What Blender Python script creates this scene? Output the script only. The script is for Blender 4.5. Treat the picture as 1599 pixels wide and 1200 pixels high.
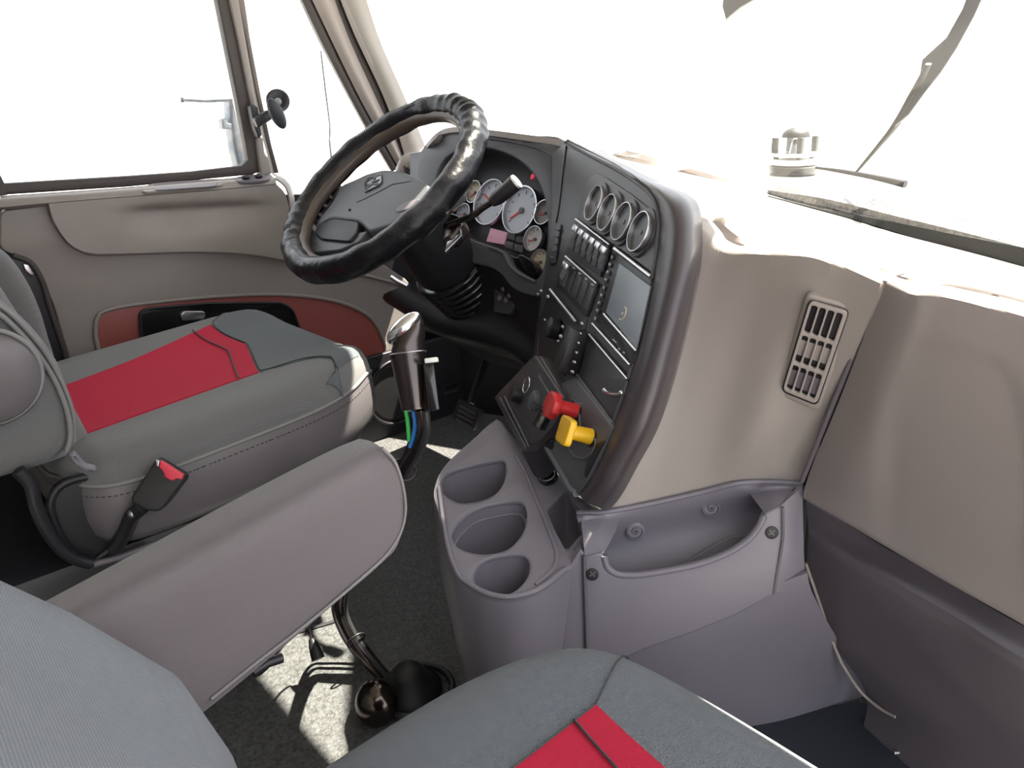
import bpy, bmesh, math, random
import numpy as np
from math import sin, cos, radians, pi
from mathutils import Vector, Matrix
random.seed(7); rng = np.random.default_rng(7)
for o in list(bpy.data.objects): bpy.data.objects.remove(o)
SC = bpy.context.scene; COL = SC.collection

# ------------------------------------------------------------ camera
F = 1220.0; YAW, PITCH, ROLL = 50.0, 20.0, 3.0
CP = np.array([0.85, 0.0, 0.95])
_y, _p, _r = radians(YAW), radians(PITCH), radians(ROLL)
FW = np.array([-sin(_y)*cos(_p), cos(_y)*cos(_p), -sin(_p)])
_rt = np.array([cos(_y), sin(_y), 0.0]); _up = np.cross(_rt, FW)
RT = _rt*cos(_r) - _up*sin(_r); UP = _up*cos(_r) + _rt*sin(_r)
cd = bpy.data.cameras.new('camera'); cam = bpy.data.objects.new('camera', cd); COL.objects.link(cam)
cd.sensor_width = 36; cd.lens = F/1599*36; cd.clip_start = 0.02; cd.clip_end = 200
M = Matrix([[RT[0], UP[0], -FW[0], CP[0]], [RT[1], UP[1], -FW[1], CP[1]], [RT[2], UP[2], -FW[2], CP[2]], [0, 0, 0, 1]])
cam.matrix_world = M; SC.camera = cam

# ------------------------------------------------------------ light
SC.view_settings.view_transform = 'Standard'; SC.view_settings.look = 'None'
SC.view_settings.gamma = 1; SC.view_settings.use_curve_mapping = False
SC.view_settings.exposure = 0.0
wd = bpy.data.worlds.new('sky'); SC.world = wd; wd.use_nodes = True
bgn = wd.node_tree.nodes['Background']; bgn.inputs[0].default_value = (0.93, 0.955, 1.0, 1); bgn.inputs[1].default_value = 3.0
sd = bpy.data.lights.new('sun', 'SUN'); sd.energy = 30.0; sd.angle = radians(0.7); sd.color = (1, 0.91, 0.76)
sun = bpy.data.objects.new('sun', sd); COL.objects.link(sun)
SUN_AZ, SUN_EL = 15.0, 63.2        # azimuth to the right of straight ahead
_sd = Vector((sin(radians(SUN_AZ))*cos(radians(SUN_EL)), cos(radians(SUN_AZ))*cos(radians(SUN_EL)), sin(radians(SUN_EL))))
sun.rotation_euler = _sd.to_track_quat('Z', 'Y').to_euler(); sun.location = (0, 0, 6)

# ------------------------------------------------------------ measuring helpers (photo measurement -> point at a known distance or on a known plane)
def ray(px, py): return FW + RT*((px-799.5)/F) + UP*((600-py)/F)
def P(px, py, x=None, y=None, z=None, d=None):
    r = ray(px, py)
    if x is not None: t = (x-CP[0])/r[0]
    elif y is not None: t = (y-CP[1])/r[1]
    elif z is not None: t = (z-CP[2])/r[2]
    else: t = d
    return CP + r*t
class Plane:
    def __init__(s, p, n): s.p = np.array(p, float); s.n = np.array(n, float)/np.linalg.norm(n)
    def at(s, px, py, w=0.0):
        r = ray(px, py); t = ((s.p+s.n*w-CP) @ s.n)/(r @ s.n); return CP + r*t
    def pts(s, L, w=0.0): return [s.at(a, b, w) for a, b in L]
S = Plane(P(1003, 365, d=1.08), (-.406, -.833, .375))          # centre stack face
K = Plane(P(912, 870, d=1.08), (.74, -.655, .15))               # console flank with the pocket
T = Plane((.05, .615, .36), (.19, -.15, .97))                   # cup holder top
B = Plane((-.43, 1.11, .73), (0, -cos(.4), sin(.4)))            # instrument cluster face
W = Plane((-.545, .854, .80), (0, -sin(radians(39)), cos(radians(39))))   # steering wheel
D = Plane((-1.1, 0, 0), (1, 0, 0))                              # driver's door inner face

def spl(pts, n, closed=False):
    p = np.array(pts, float); m = len(p)
    if closed: q = np.vstack([p[-1], p, p[0], p[1]])
    else: q = np.vstack([2*p[0]-p[1], p, 2*p[-1]-p[-2]])
    segs = m if closed else m-1
    L = np.array([np.linalg.norm(q[i+2]-q[i+1]) for i in range(segs)]); cum = np.concatenate([[0], np.cumsum(L)])
    out = []
    for s in np.linspace(0, cum[-1], n, endpoint=not closed):
        i = min(max(int(np.searchsorted(cum, s, side='right')-1), 0), segs-1)
        t = (s-cum[i])/max(L[i], 1e-9)
        a, b, c, d = q[i], q[i+1], q[i+2], q[i+3]
        out.append(0.5*((2*b)+(c-a)*t+(2*a-5*b+4*c-d)*t*t+(3*b-a-3*c+d)*t**3))
    return np.array(out)
def lin(pts, n):
    p = np.array(pts, float); L = np.linalg.norm(np.diff(p, axis=0), axis=1); cum = np.concatenate([[0], np.cumsum(L)])
    return np.array([[np.interp(s, cum, p[:, k]) for k in range(p.shape[1])] for s in np.linspace(0, cum[-1], n)])
def idx(pts, n):
    """smooth curve that reaches control point k at parameter k, so that several curves stay in step"""
    p = np.array(pts, float); m = len(p); q = np.vstack([2*p[0]-p[1], p, 2*p[-1]-p[-2]]); out = []
    for s in np.linspace(0, m-1, n):
        i = min(int(s), m-2); t = s-i; a, b, c, d = q[i], q[i+1], q[i+2], q[i+3]
        out.append(0.5*((2*b)+(c-a)*t+(2*a-5*b+4*c-d)*t*t+(3*b-a-3*c+d)*t**3))
    return np.array(out)
def rnd(poly, r=6, seg=5):
    """round the corners of a 2D polygon of photo measurements"""
    out = []; n = len(poly)
    for i in range(n):
        a, b, c = (np.array(poly[j % n], float) for j in (i-1, i, i+1))
        u = a-b; v = c-b; lu, lv = np.linalg.norm(u), np.linalg.norm(v); k = min(r, lu*.45, lv*.45)
        p0 = b+u/lu*k; p1 = b+v/lv*k
        for t in np.linspace(0, 1, seg): out.append(tuple((1-t)**2*p0+2*t*(1-t)*b+t*t*p1))
    return out

# ------------------------------------------------------------ materials
def mat(name, col, rough=.5, metal=0.0, bump=None, var=0.0, vscale=8, spec=.5, coat=0, sheen=0, col2=None):
    m = bpy.data.materials.new(name); m.use_nodes = True; nt = m.node_tree; b = nt.nodes['Principled BSDF']
    b.inputs['Base Color'].default_value = (*col, 1); b.inputs['Roughness'].default_value = rough; b.inputs['Metallic'].default_value = metal
    b.inputs['Specular IOR Level'].default_value = spec
    if coat: b.inputs['Coat Weight'].default_value = coat; b.inputs['Coat Roughness'].default_value = .08
    if sheen: b.inputs['Sheen Weight'].default_value = sheen; b.inputs['Sheen Roughness'].default_value = .5
    tc = nt.nodes.new('ShaderNodeTexCoord')
    if var or col2:
        nz = nt.nodes.new('ShaderNodeTexNoise'); nz.inputs['Scale'].default_value = vscale; nz.inputs['Detail'].default_value = 5
        nt.links.new(tc.outputs['Object'], nz.inputs['Vector'])
        rp = nt.nodes.new('ShaderNodeValToRGB'); nt.links.new(nz.outputs['Fac'], rp.inputs['Fac'])
        rp.color_ramp.elements[0].position = .32; rp.color_ramp.elements[1].position = .68
        c2 = col2 or tuple(min(1, c*(1+var)) for c in col); c1 = tuple(c*(1-var) for c in col) if not col2 else col
        rp.color_ramp.elements[0].color = (*c1, 1); rp.color_ramp.elements[1].color = (*c2, 1)
        nt.links.new(rp.outputs['Color'], b.inputs['Base Color'])
    if bump:
        kind, sc, st, dist = bump
        bp = nt.nodes.new('ShaderNodeBump'); bp.inputs['Strength'].default_value = st; bp.inputs['Distance'].default_value = dist
        if kind == 'noise':
            t = nt.nodes.new('ShaderNodeTexNoise'); t.inputs['Scale'].default_value = sc; t.inputs['Detail'].default_value = 4
            nt.links.new(tc.outputs['Object'], t.inputs['Vector']); nt.links.new(t.outputs['Fac'], bp.inputs['Height'])
        elif kind == 'grain':
            t = nt.nodes.new('ShaderNodeTexVoronoi'); t.inputs['Scale'].default_value = sc
            nt.links.new(tc.outputs['Object'], t.inputs['Vector']); nt.links.new(t.outputs['Distance'], bp.inputs['Height'])
        elif kind == 'weave':
            w1 = nt.nodes.new('ShaderNodeTexWave'); w1.bands_direction = 'X'; w2 = nt.nodes.new('ShaderNodeTexWave'); w2.bands_direction = 'Y'
            mx = nt.nodes.new('ShaderNodeMath'); mx.operation = 'ADD'
            for w in (w1, w2):
                w.inputs['Scale'].default_value = sc; w.inputs['Distortion'].default_value = .3
                nt.links.new(tc.outputs['Object'], w.inputs['Vector'])
            nt.links.new(w1.outputs['Fac'], mx.inputs[0]); nt.links.new(w2.outputs['Fac'], mx.inputs[1]); nt.links.new(mx.outputs[0], bp.inputs['Height'])
        elif kind == 'rib':
            w1 = nt.nodes.new('ShaderNodeTexWave'); w1.bands_direction = 'Z'; w1.inputs['Scale'].default_value = sc; w1.inputs['Distortion'].default_value = .2
            nt.links.new(tc.outputs['Object'], w1.inputs['Vector']); nt.links.new(w1.outputs['Fac'], bp.inputs['Height'])
        nt.links.new(bp.outputs['Normal'], b.inputs['Normal'])
    return m
def emit(name, col, st):
    m = mat(name, col, .4); b = m.node_tree.nodes['Principled BSDF']
    b.inputs['Emission Color'].default_value = (*col, 1); b.inputs['Emission Strength'].default_value = st; return m
def glass(name, tint=(1, 1, 1), refl=1.0):
    m = bpy.data.materials.new(name); m.use_nodes = True; nt = m.node_tree; nt.nodes.clear()
    o = nt.nodes.new('ShaderNodeOutputMaterial'); tr = nt.nodes.new('ShaderNodeBsdfTransparent'); gl = nt.nodes.new('ShaderNodeBsdfGlossy')
    tr.inputs[0].default_value = (*tint, 1); gl.inputs['Roughness'].default_value = .03
    lw = nt.nodes.new('ShaderNodeLayerWeight'); pw = nt.nodes.new('ShaderNodeMath'); pw.operation = 'POWER'; pw.inputs[1].default_value = 5
    mu = nt.nodes.new('ShaderNodeMath'); mu.operation = 'MULTIPLY_ADD'; mu.inputs[1].default_value = .6*refl; mu.inputs[2].default_value = .03*refl
    mx = nt.nodes.new('ShaderNodeMixShader'); nt.links.new(lw.outputs['Facing'], pw.inputs[0]); nt.links.new(pw.outputs[0], mu.inputs[0]); nt.links.new(mu.outputs[0], mx.inputs[0])
    nt.links.new(tr.outputs[0], mx.inputs[1]); nt.links.new(gl.outputs[0], mx.inputs[2]); nt.links.new(mx.outputs[0], o.inputs[0]); return m
MT = dict(
    cream=mat('warm_grey_plastic', (.33, .292, .272), .42, bump=('grain', 900, .12, .0006), var=.03),
    door=mat('door_plastic', (.275, .245, .232), .45, bump=('grain', 900, .1, .0006), var=.04),
    glove=mat('glovebox_plastic', (.285, .25, .243), .45, bump=('grain', 900, .12, .0006), var=.03),
    console=mat('mauve_grey_plastic', (.195, .18, .215), .4, bump=('grain', 900, .12, .0006), var=.06, vscale=6),
    lower=mat('dark_mauve_plastic', (.128, .112, .13), .45, bump=('grain', 900, .12, .0006), var=.05),
    band=mat('dark_brown_plastic', (.06, .05, .056), .36, bump=('grain', 1100, .1, .0005)),
    stack=mat('charcoal_plastic', (.052, .051, .06), .4, bump=('grain', 1100, .1, .0005)),
    bezel=mat('slate_plastic', (.085, .085, .095), .45, bump=('grain', 1100, .1, .0005)),
    black=mat('black_plastic', (.016, .015, .019), .42),
    gloss=mat('gloss_black', (.01, .01, .012), .16, coat=.4),
    rubber=mat('black_rubber', (.02, .02, .022), .5),
    seal=mat('brown_seal', (.052, .042, .04), .55, bump=('noise', 200, .2, .001)),
    floor=mat('floor_rubber', (.082, .084, .086), .5, bump=('noise', 200, .7, .003), var=.42, vscale=150),
    fab=mat('grey_fabric', (.155, .155, .16), .8, bump=('weave', 260, .5, .0012), sheen=.2),
    fabd=mat('slate_fabric', (.098, .112, .128), .85, bump=('weave', 260, .5, .0012), sheen=.2),
    pfab=mat('pale_slate_fabric', (.14, .162, .19), .8, bump=('weave', 230, .7, .0016), sheen=.25),
    ribfab=mat('ribbed_fabric', (.135, .121, .130), .75, bump=('weave', 330, .3, .0008), sheen=.2),
    red=mat('red_fabric', (.47, .018, .05), .85, bump=('weave', 300, .35, .001), spec=.25),
    vinyl=mat('grey_vinyl', (.135, .122, .13), .38, bump=('grain', 700, .12, .0006)),
    stitch=mat('stitching', (.05, .05, .055), .7),
    piping=mat('piping', (.2, .195, .195), .55),
    leather=mat('black_leather', (.008, .008, .011), .33, bump=('noise', 34, .55, .006), spec=.32),
    brown=mat('brown_leather', (.085, .062, .052), .4),
    hub=mat('hub_plastic', (.10, .105, .12), .5, bump=('grain', 900, .1, .0005)),
    chrome=mat('chrome', (.8, .8, .82), .12, 1.0),
    satin=mat('satin_metal', (.55, .55, .57), .28, 1.0),
    shaft=mat('dark_metal', (.085, .072, .07), .22, .9),
    dial=mat('pale_dial', (.62, .60, .62), .5),
    dialb=mat('blue_white_dial', (.6, .64, .75), .5),
    dialc=mat('cream_dial', (.62, .57, .46), .5),
    dialg=mat('grey_dial', (.27, .255, .255), .5),
    needle=mat('red_needle', (.75, .06, .05), .5),
    needlec=mat('needle_cap', (.12, .12, .13), .5),
    redins=mat('red_plastic', (.30, .075, .065), .45, bump=('grain', 700, .1, .0006)),
    redk=mat('red_knob', (.62, .03, .035), .3, var=.12, vscale=90),
    yelk=mat('yellow_knob', (.85, .48, .015), .32),
    button=mat('red_button', (.75, .05, .09), .35),
    screen=mat('grey_screen', (.27, .31, .355), .35),
    pink=emit('pink_display', (.52, .27, .36), .25),
    warn=emit('warning_lamp', (.8, .03, .08), .5),
    icon=mat('pale_print', (.6, .6, .62), .5),
    white=mat('white_plastic', (.75, .75, .73), .4),
    paint=mat('white_paint', (.8, .82, .84), .25, coat=.5),
    green=mat('green_wire', (.08, .65, .12), .4), blue=mat('blue_wire', (.04, .2, .6), .4), cable=mat('grey_cable', (.06, .055, .06), .4),
    pad=mat('slate_pad', (.035, .042, .055), .5), cowl=mat('wet_cowl', (.012, .013, .014), .35, bump=('noise', 120, .8, .006), col2=(.10, .10, .10), vscale=90),
    pale=mat('pale_blue_paint', (.13, .16, .20), .5, col2=(.26, .25, .27), vscale=30),
    headliner=mat('headliner', (.42, .41, .39), .9), ground=mat('concrete', (.42, .41, .39), .9, var=.1, vscale=2),
    glass=glass('glass', (.97, .985, .98)), dome=mat('grey_dome', (.24, .245, .26), .35), smoke=mat('smoke_plastic', (.045, .046, .05), .4), wiper=mat('wiper_rubber', (.012, .012, .014), .55), gap_shade=mat('gap_shade_black', (.007, .009, .008), .6), bronze=mat('bronze_metal', (.10, .085, .075), .18, .95), strip=mat('tan_strip', (.3, .26, .22), .5),
    lens=glass('clear_lens', (.9, .92, .93), 1.5), cablesheath=mat('black_sheath', (.03, .03, .033), .35),
)

# ------------------------------------------------------------ object helpers
ORG = {}
def tag(o, label=None, cat=None, group=None, kind=None):
    if label: o['label'] = label
    if cat: o['category'] = cat
    if group: o['group'] = group
    if kind: o['kind'] = kind
    return o
def thing(name, label, cat, loc, group=None, kind=None):
    o = bpy.data.objects.new(name, None); COL.objects.link(o); o.location = Vector(loc); o.empty_display_size = .05
    ORG[o] = Vector(loc); return tag(o, label, cat, group, kind)
def link(name, me, m, parent=None, ang=35):
    me.validate()
    co = np.empty(len(me.vertices)*3); me.vertices.foreach_get('co', co); co = co.reshape(-1, 3)
    lo, hi = co.min(0), co.max(0); c = Vector((lo+hi)/2)
    if parent is None: c.z = lo[2]
    me.transform(Matrix.Translation(-c))
    if m is not None: me.materials.append(MT[m] if isinstance(m, str) else m)
    me.shade_smooth()
    if ang is not None: me.set_sharp_from_angle(angle=radians(ang))
    o = bpy.data.objects.new(name, me); COL.objects.link(o); ORG[o] = c
    if parent is not None: o.parent = parent; o.location = c - ORG[parent]
    else: o.location = c
    return o
def me_from(name, verts, faces, recalc=True):
    me = bpy.data.meshes.new(name); me.from_pydata([tuple(map(float, v)) for v in verts], [], faces)
    if recalc:
        bm = bmesh.new(); bm.from_mesh(me); bmesh.ops.recalc_face_normals(bm, faces=bm.faces); bm.to_mesh(me); bm.free()
    return me
def sheet_data(G, th=0.0, toward=None, closed_u=False):
    """grid of points; th>0 gives it real thickness away from the viewer side 'toward'"""
    G = np.array(G, float); m, n = G.shape[:2]
    V = [p for r in G for p in r]; Fc = []
    nn = n if closed_u else n-1
    for i in range(m-1):
        for j in range(nn): Fc.append((i*n+j, i*n+(j+1) % n, (i+1)*n+(j+1) % n, (i+1)*n+j))
    if th:
        du = np.gradient(G, axis=1); dv = np.gradient(G, axis=0); N = np.cross(du, dv); N /= (np.linalg.norm(N, axis=2, keepdims=True)+1e-12)
        ref = np.array(toward if toward is not None else CP)
        sgn = np.sign(((ref-G)*N).sum()); G2 = G - N*sgn*th
        k = len(V); V += [p for r in G2 for p in r]
        Fc += [tuple(k+q for q in f[::-1]) for f in list(Fc)]
        for i in range(m-1):
            if not closed_u:
                a, b = i*n, (i+1)*n; Fc.append((a, b, k+b, k+a)); a, b = i*n+n-1, (i+1)*n+n-1; Fc.append((b, a, k+a, k+b))
        for j in range(nn):
            a, b = j, (j+1) % n; Fc.append((b, a, k+a, k+b)); a, b = (m-1)*n+j, (m-1)*n+(j+1) % n; Fc.append((a, b, k+b, k+a))
    return V, Fc
def sheet(name, G, m, parent=None, th=0.006, toward=None, closed_u=False, ang=50):
    V, Fc = sheet_data(G, th, toward, closed_u); return link(name, me_from(name, V, Fc), m, parent, ang)
def loft(name, rows, m, parent=None, nu=40, nv=40, th=.006, smooth_v=True, smooth_u=True, ang=50, toward=None):
    R = [(spl if smooth_u and len(r) > 2 else lin)(r, nu) for r in rows]; R = np.array(R)
    # resample across the rows, each column as a curve
    cols = []
    for j in range(nu): cols.append((spl if smooth_v and len(R) > 2 else lin)(R[:, j], nv))
    return sheet(name, np.array(cols).transpose(1, 0, 2), m, parent, th, toward, ang=ang)
def loft_grid(rows, nu, nv):
    R = np.array([spl(r, nu) for r in rows]); return np.array([spl(R[:, j], nv) for j in range(nu)]).transpose(1, 0, 2)
def coons(top, bot, left, right, nu, nv):
    Tp, Bt, L, Rr = spl(top, nu), spl(bot, nu), spl(left, nv), spl(right, nv)
    G = np.zeros((nv, nu, 3))
    for i, v in enumerate(np.linspace(0, 1, nv)):
        for j, u in enumerate(np.linspace(0, 1, nu)):
            G[i, j] = (1-v)*Tp[j]+v*Bt[j]+(1-u)*L[i]+u*Rr[i]-((1-u)*(1-v)*Tp[0]+u*(1-v)*Tp[-1]+(1-u)*v*Bt[0]+u*v*Bt[-1])
    return G
def plate_me(outer, n, th, holes=(), bevel=.0015):
    n = np.array(n, float)/np.linalg.norm(n); o = np.array(outer[0], float)
    a = np.array([0, 0, 1.0]) if abs(n[2]) < .9 else np.array([1.0, 0, 0]); u = np.cross(a, n); u /= np.linalg.norm(u); v = np.cross(n, u)
    cu = bpy.data.curves.new('c', 'CURVE'); cu.dimensions = '2D'; cu.fill_mode = 'BOTH'
    bevel = min(bevel, th*.49); cu.extrude = max(th/2-bevel, 0); cu.bevel_depth = bevel; cu.bevel_resolution = 2; cu.offset = -bevel
    for poly in [outer, *holes]:
        q = [((np.array(p)-o) @ u, (np.array(p)-o) @ v) for p in poly]
        s = cu.splines.new('POLY'); s.points.add(len(q)-1); s.use_cyclic_u = True
        for k, (x, y) in enumerate(q): s.points[k].co = (x, y, 0, 1)
    ob = bpy.data.objects.new('c', cu); COL.objects.link(ob)
    dg = bpy.context.evaluated_depsgraph_get(); me = bpy.data.meshes.new_from_object(ob.evaluated_get(dg))
    bpy.data.objects.remove(ob); bpy.data.curves.remove(cu)
    c = o - n*th/2
    me.transform(Matrix([[u[0], v[0], n[0], c[0]], [u[1], v[1], n[1], c[1]], [u[2], v[2], n[2], c[2]], [0, 0, 0, 1]]))
    bm = bmesh.new(); bm.from_mesh(me); bmesh.ops.remove_doubles(bm, verts=bm.verts, dist=1e-6); bm.to_mesh(me); bm.free()
    me.materials.clear(); return me
def plate(name, outer, n, th, m, parent=None, holes=(), bevel=.0015, ang=40):
    """solid of thickness th whose front face is the outline, n points out of the front"""
    return link(name, plate_me(outer, n, th, holes, bevel), m, parent, ang)
def pplate(name, pl, px, w, th, m, parent=None, holes=(), bevel=.0015, r=0, hr=0):
    o = rnd(px, r) if r else px
    return plate(name, pl.pts(o, w), pl.n, th, m, parent, [pl.pts(rnd(h, hr) if hr else h, w) for h in holes], bevel)
def frame_of(d):
    d = np.array(d, float)/np.linalg.norm(d); a = np.array([0, 0, 1.0]) if abs(d[2]) < .9 else np.array([1.0, 0, 0])
    u = np.cross(a, d); u /= np.linalg.norm(u); return d, u, np.cross(d, u)
def tube_data(pts, r, seg=10, closed=False, flat=1.0):
    p = np.array(pts, float); n = len(p); rr = np.full(n, r) if np.isscalar(r) else np.array(r, float)
    V, Fc = [], []; t0 = p[1]-p[0]; _, u, v = frame_of(t0)
    for i in range(n):
        t = (p[(i+1) % n]-p[i-1]) if closed else (p[min(i+1, n-1)]-p[max(i-1, 0)]); t = t/(np.linalg.norm(t)+1e-12)
        u = u-t*(u @ t); u /= np.linalg.norm(u); v = np.cross(t, u)
        for k in range(seg):
            a = 2*pi*k/seg; V.append(p[i]+rr[i]*(cos(a)*u+flat*sin(a)*v))
    m = n if closed else n-1
    for i in range(m):
        for k in range(seg):
            a, b = i*seg+k, i*seg+(k+1) % seg; c, d = ((i+1) % n)*seg+(k+1) % seg, ((i+1) % n)*seg+k; Fc.append((a, b, c, d))
    if not closed: Fc.append(tuple(range(seg))[::-1]); Fc.append(tuple((n-1)*seg+k for k in range(seg)))
    return V, Fc
def merge(datas):
    V, Fc = [], []
    for v, f in datas:
        k = len(V); V += list(v); Fc += [tuple(k+i for i in q) for q in f]
    return V, Fc
def tube(name, pts, r, m, parent=None, seg=10, n=None, closed=False, flat=1.0):
    if n: pts = spl(pts, n, closed); r = r if np.isscalar(r) else np.interp(np.linspace(0, 1, n), np.linspace(0, 1, len(r)), r)
    V, Fc = tube_data(pts, r, seg, closed, flat); return link(name, me_from(name, V, Fc), m, parent, 50)
def lathe_data(o, axis, prof, seg=40, sx=1.0, u=None):
    d, uu, v = frame_of(axis)
    if u is not None: uu = np.array(u, float); uu -= d*(uu @ d); uu /= np.linalg.norm(uu); v = np.cross(d, uu)
    V, Fc = [], []; o = np.array(o, float)
    for r, h in prof:
        for k in range(seg): a = 2*pi*k/seg; V.append(o+d*h+max(r, 1e-5)*(sx*cos(a)*uu+sin(a)*v))
    for i in range(len(prof)-1):
        for k in range(seg): Fc.append((i*seg+k, i*seg+(k+1) % seg, (i+1)*seg+(k+1) % seg, (i+1)*seg+k))
    Fc.append(tuple(range(seg))[::-1]); Fc.append(tuple((len(prof)-1)*seg+k for k in range(seg)))
    return V, Fc
def lathe(name, o, axis, prof, m, parent=None, seg=40, sx=1.0, u=None, ang=35):
    V, Fc = lathe_data(o, axis, prof, seg, sx, u); return link(name, me_from(name, V, Fc), m, parent, ang)
def box_data(c, ax, hs):
    c = np.array(c, float); ax = [np.array(a, float)/np.linalg.norm(a) for a in ax]; V = []
    for i in (-1, 1):
        for j in (-1, 1):
            for k in (-1, 1): V.append(c+ax[0]*hs[0]*i+ax[1]*hs[1]*j+ax[2]*hs[2]*k)
    return V, [(0, 1, 3, 2), (4, 6, 7, 5), (0, 4, 5, 1), (2, 3, 7, 6), (0, 2, 6, 4), (1, 5, 7, 3)]
I3 = [(1, 0, 0), (0, 1, 0), (0, 0, 1)]
def box(name, c, hs, m, parent=None, ax=I3, bevel=.002):
    V, Fc = box_data(c, ax, hs); me = me_from(name, V, Fc)
    if bevel:
        bm = bmesh.new(); bm.from_mesh(me); bmesh.ops.bevel(bm, geom=list(bm.edges), offset=bevel, segments=2, profile=.5, affect='EDGES'); bm.to_mesh(me); bm.free()
    return link(name, me, m, parent, 40)
def ell(name, c, ax, hs, m, parent=None, seg=28, rings=16, shape=None):
    c = np.array(c, float); ax = [np.array(a, float)/np.linalg.norm(a) for a in ax]; V, Fc = [], []
    for i in range(rings+1):
        th = pi*i/rings
        for k in range(seg):
            a = 2*pi*k/seg; q = np.array([sin(th)*cos(a)*hs[0], sin(th)*sin(a)*hs[1], -cos(th)*hs[2]])
            if shape: q = shape(q)
            V.append(c+ax[0]*q[0]+ax[1]*q[1]+ax[2]*q[2])
    for i in range(rings):
        for k in range(seg): Fc.append((i*seg+k, i*seg+(k+1) % seg, (i+1)*seg+(k+1) % seg, (i+1)*seg+k))
    me = me_from(name, V, Fc); bm = bmesh.new(); bm.from_mesh(me); bmesh.ops.remove_doubles(bm, verts=bm.verts, dist=1e-7); bm.to_mesh(me); bm.free()
    return link(name, me, m, parent, 60)
def ring_outline(c, pl, r, n=40, asp=1.0, ang=0):
    """circle lying in a plane around a 3D point"""
    d, u, v = frame_of(pl.n); c = np.array(c)
    return [c+r*(cos(2*pi*k/n)*u+sin(2*pi*k/n)*v) for k in range(n)]
def struct(o): o['kind'] = 'structure'; return o

# ============================================================ SETTING
struct(sheet('floor', [[(-1.25, -.75, 0), (1.25, -.75, 0)], [(-1.25, 1.75, 0), (1.25, 1.75, 0)]], 'floor', th=.03, toward=(0, 0, 5)))
struct(sheet('ground', [[(-60, -60, -1.15), (60, -60, -1.15)], [(-60, 60, -1.15), (60, 60, -1.15)]], 'ground', th=.05, toward=(0, 0, 5)))
struct(sheet('ceiling', [[(-1.2, -.78, 1.46), (1.2, -.78, 1.46)], [(-1.1, .96, 1.42), (1.1, .96, 1.42)]], 'headliner', th=.04, toward=(0, 0, 0)))
struct(sheet('wall_back', [[(-1.25, -.78, 0), (1.25, -.78, 0)], [(-1.2, -.78, 1.46), (1.2, -.78, 1.46)]], 'headliner', th=.04, toward=(0, 3, .5)))
wfx = [(-1.2, 1.36, .70), (-.8, 1.52, .68), (-.4, 1.66, .66), (-.05, 1.68, .66), (.25, 1.62, .64), (.5, 1.52, .62), (.75, 1.36, .60), (1.1, 1.2, .58)]
struct(loft('wall_front', [[(x, y, 0) for x, y, z in wfx], wfx], 'black', None, 30, 4, th=.03, smooth_v=False, toward=(0, 0, .5)))
# wall_left: the black pillar and the shell behind the door
struct(sheet('wall_left', [[(-1.20, -.75, 0), (-1.20, 1.42, 0)], [(-1.20, -.75, .70), (-1.20, 1.36, .70)], [(-1.18, -.75, .80), (-1.18, .26, .80)], [(-1.16, -.75, 1.44), (-1.16, .2, 1.44)]], 'black', th=.03, toward=(2, 0, .5), ang=20))

# ---- driver's door
XD = -1.1
def dx(L, x=XD): return [P(a, b, x=x) for a, b in L]
door = thing('door_1', "driver's door trim in grey plastic with a red map pocket below its raised upper panel", 'door', (-1.13, .75, .03), kind='structure')
# lower skin : large plate in the door plane
lowpx = [(0, 330), (80, 318), (300, 330), (455, 320), (640, 440), (660, 560), (600, 640), (300, 700), (110, 570), (85, 480), (60, 425), (20, 398), (0, 390)]
plate('lower_panel', dx(rnd(lowpx, 12)), (1, 0, 0), .03, 'door', door, bevel=.004)
# raised upper panel with a soft dimple
top = dx([(76, 318), (150, 312), (250, 304), (350, 296), (432, 288)], XD+.032); bot = dx([(150, 397), (230, 395), (300, 393), (380, 396), (457, 408)], XD+.028)
lef = dx([(76, 318), (84, 345), (104, 376), (125, 391), (150, 397)], XD+.03); rig = dx([(432, 288), (446, 305), (453, 340), (457, 408)], XD+.026)
G = coons(top, bot, lef, rig, 70, 34)
for i in range(G.shape[0]):
    for j in range(G.shape[1]):
        px_, py_ = 0, 0
        v = G[i, j]-CP; z = v @ FW; a = 799.5+F*(v @ RT)/z; b = 600-F*(v @ UP)/z
        yc = 328-(a-300)*.05
        dv_ = b-yc; e = ((a-305)/100)**4+(dv_/(9 if dv_ < 0 else 30))**2
        G[i, j, 0] -= .026*np.exp(-e*1.2)
        e2 = ((a-300)/110)**2+((b-yc+26)/16)**2
        G[i, j, 0] += .004*np.exp(-e2)
sheet('upper_panel', G, 'door', door, th=.03)
# window sill ledge of the upper panel
ft = dx([(0, 324), (76, 317), (150, 311), (250, 303), (350, 295), (432, 287)], XD+.031); bk = dx([(0, 306), (76, 301), (150, 296), (250, 288), (350, 279), (415, 272)], -1.15)
md = dx([(0, 309), (76, 304), (150, 299), (250, 291), (350, 283), (428, 277)], XD+.018)
loft('sill', [bk, md, ft], 'door', door, 40, 14, th=.02)
tube('seam', dx([(76, 304), (78, 318), (86, 345), (105, 376), (126, 391), (150, 397), (230, 395), (300, 393), (380, 396), (457, 408), (560, 428), (640, 448)], XD+.003), .0045, 'door', door, n=60)
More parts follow.
